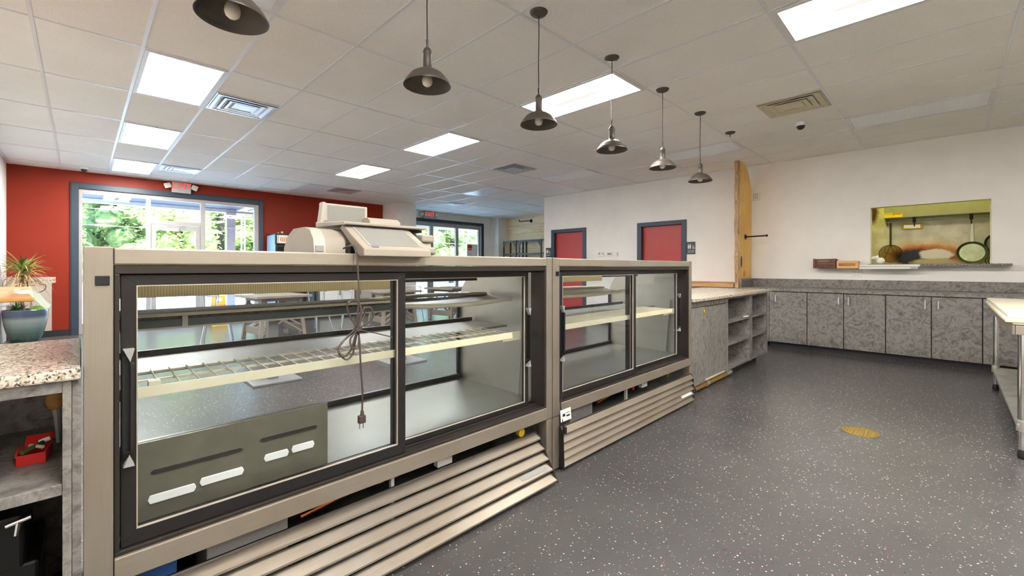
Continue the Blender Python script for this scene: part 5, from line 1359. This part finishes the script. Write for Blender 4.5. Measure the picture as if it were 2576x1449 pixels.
# ------------------------------------------------------------------ outside: porch, forecourt, trees
struct(MB().box(-40, 60, 11.71, 60, -.14, -.02), 'ground_forecourt', 'forecourt')
struct(MB().box(-1.5, 12.5, 11.71, 14.3, -.019, .0), 'porch_floor', 'forecourt')
t = thing('porch_roof', 'pale lilac porch soffit with a white beam outside the storefronts', 'porch roof', (4.5, 12.7, 2.7))
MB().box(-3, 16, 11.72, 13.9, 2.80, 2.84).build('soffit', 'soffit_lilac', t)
MB().box(-3, 16, 13.55, 13.72, 2.712, 2.799).build('beam', 'beam_white', t, bevel=.004)
MB().box(-3, 16, 13.9, 14.0, 2.76, 3.1).build('fascia', 'beam_white', t)
def porch_post(x, label):
    t = thing('porch_post', label, 'post', (x, 13.63, 0), 'white porch posts')
    MB().box(x - .10, x + .10, 13.53, 13.73, .0, 2.56).build('shaft', 'post_lilac', t, bevel=.006)
    MB().box(x - .12, x + .12, 13.51, 13.75, 2.56, 2.711).box(x - .115, x + .115, 13.515, 13.745, 2.30, 2.33).box(x - .13, x + .13, 13.50, 13.76, .0005, .18).build('moulding', 'post_lilac', t, bevel=.004)
porch_post(2.89, 'square lilac-white porch post seen in the right pane of the storefront')
porch_post(3.62, 'square lilac-white porch post at the right edge of the storefront')
porch_post(8.6, 'square lilac-white porch post outside the second storefront')
tag(MB().tube([(3.34, 14.4, 0), (3.34, 14.4, 2.74)], .02, 8).tube([(3.42, 14.4, 0), (3.42, 14.4, 2.74)], .02, 8).tube([(2.9, 14.4, 2.66), (3.9, 14.4, 2.66)], .02, 8).build('rail_frame', 'beam_white'), 'thin white rail frame outside behind the porch posts', 'rail frame')
for k, (y, z, lab) in enumerate(((24, 4.05, 'uppermost pale power line in front of the trees'), (24, 3.72, 'middle pale power line in front of the trees'), (24, 3.05, 'lowest pale power line in front of the trees'))):
    tag(MB().tube([(-30 + 6 * q, y, z - .02 * q + .0009 * (q - 5) ** 2) for q in range(16)], .011, 5).build('power_line', 'wire_grey'), lab, 'power line', 'power lines outside')

def tree(x, y, r_, h, mat, label, seed):
    rnd = random.Random(seed)
    t = thing('tree', label, 'tree', (x, y, 0), 'trees beyond the forecourt', local=True)
    MB().tube([(0, 0, 0), (.1, .05, h * .35), (-.05, 0, h * .7)], [.22, .17, .08], 8).build('trunk', 'trunk_bark', t, smooth=True)
    m = MB(); blobs = []
    for k in range(34):
        a = rnd.uniform(0, 2 * PI); zz = rnd.uniform(.06, 1.0); rr = r_ * (1 - .55 * max(0, zz - .5) * 2) * rnd.uniform(.35, .95)
        blobs.append((rr * math.cos(a), rr * math.sin(a) * .7, .5 + zz * (h - .8), rnd.uniform(.55, 1.0)))
    for (bx, by, bz, br) in blobs:
        for k in range(92):
            u = rnd.uniform(-1, 1); a = rnd.uniform(0, 2 * PI); q = math.sqrt(1 - u * u); rr = br * rnd.uniform(.75, 1.08)
            c_ = Vector((bx + rr * q * math.cos(a), by + rr * q * math.sin(a), max(.05, bz + rr * u)))
            d1_ = Vector((rnd.uniform(-1, 1), rnd.uniform(-1, 1), rnd.uniform(-.6, .6))).normalized(); d2_ = d1_.orthogonal().normalized()
            s_ = rnd.uniform(.10, .19)
            m.quad(c_ - d1_ * s_, c_ + d2_ * s_ * .55, c_ + d1_ * s_, c_ - d2_ * s_ * .55)
        m.ball((bx, by, bz), br * .8, 8, 5)
    m.build('foliage', mat, t)
TREES = [(-1.6, 28.5, 'foliage_mid', 'leafy tree at the left edge of the storefront view'), (1.3, 33.0, 'foliage_dark', 'dark leafy tree in the left pane of the storefront'),
         (3.7, 28.4, 'foliage_pale', 'pale leafy tree behind the left mullion of the storefront'), (6.4, 33.0, 'foliage_mid', 'leafy tree seen over the storefront door'),
         (8.9, 28.6, 'foliage_pale', 'pale leafy tree in the right pane of the storefront'), (11.6, 33.0, 'foliage_dark', 'dark leafy tree behind the porch posts'),
         (16.2, 28.5, 'foliage_mid', 'leafy tree at the left of the second storefront view'), (19.0, 33.0, 'foliage_pale', 'pale leafy tree in the middle of the second storefront view'),
         (21.6, 28.4, 'foliage_dark', 'dark leafy tree behind the mullion of the second storefront'), (24.3, 33.0, 'foliage_pale', 'pale leafy tree behind the paper notice'), (27.0, 28.5, 'foliage_mid', 'leafy tree at the right edge of the second storefront view')]
for k, (x, y, mt, lab) in enumerate(TREES): tree(x, y, 1.75, 8.4 if y < 30 else 9.4, mt, lab, 100 + k)
rnd = random.Random(77)
m = MB()
for k in range(9000):
    x = rnd.uniform(-14, 46); z = 10 * rnd.random() ** 1.1; y = 38.5 + 1.2 * math.sin(x * 1.3 + z) + rnd.uniform(-.7, .7)
    c_ = Vector((x, y, z + .2)); d1_ = Vector((rnd.uniform(-1, 1), rnd.uniform(-1, 1), rnd.uniform(-.6, .6))).normalized(); d2_ = d1_.orthogonal().normalized(); s_ = rnd.uniform(.22, .4)
    m.quad(c_ - d1_ * s_, c_ + d2_ * s_ * .6, c_ + d1_ * s_, c_ - d2_ * s_ * .6)
for k in range(60): m.ball((-14 + k, 39.6 + math.sin(k * 1.7), 4.5 + .6 * math.sin(k * 2.3)), (1.3, .8, 4.6), 10, 8)
tag(m.build('woodland', 'foliage_mid'), 'dense green woods behind the separate trees outside', 'woods', kind='stuff')
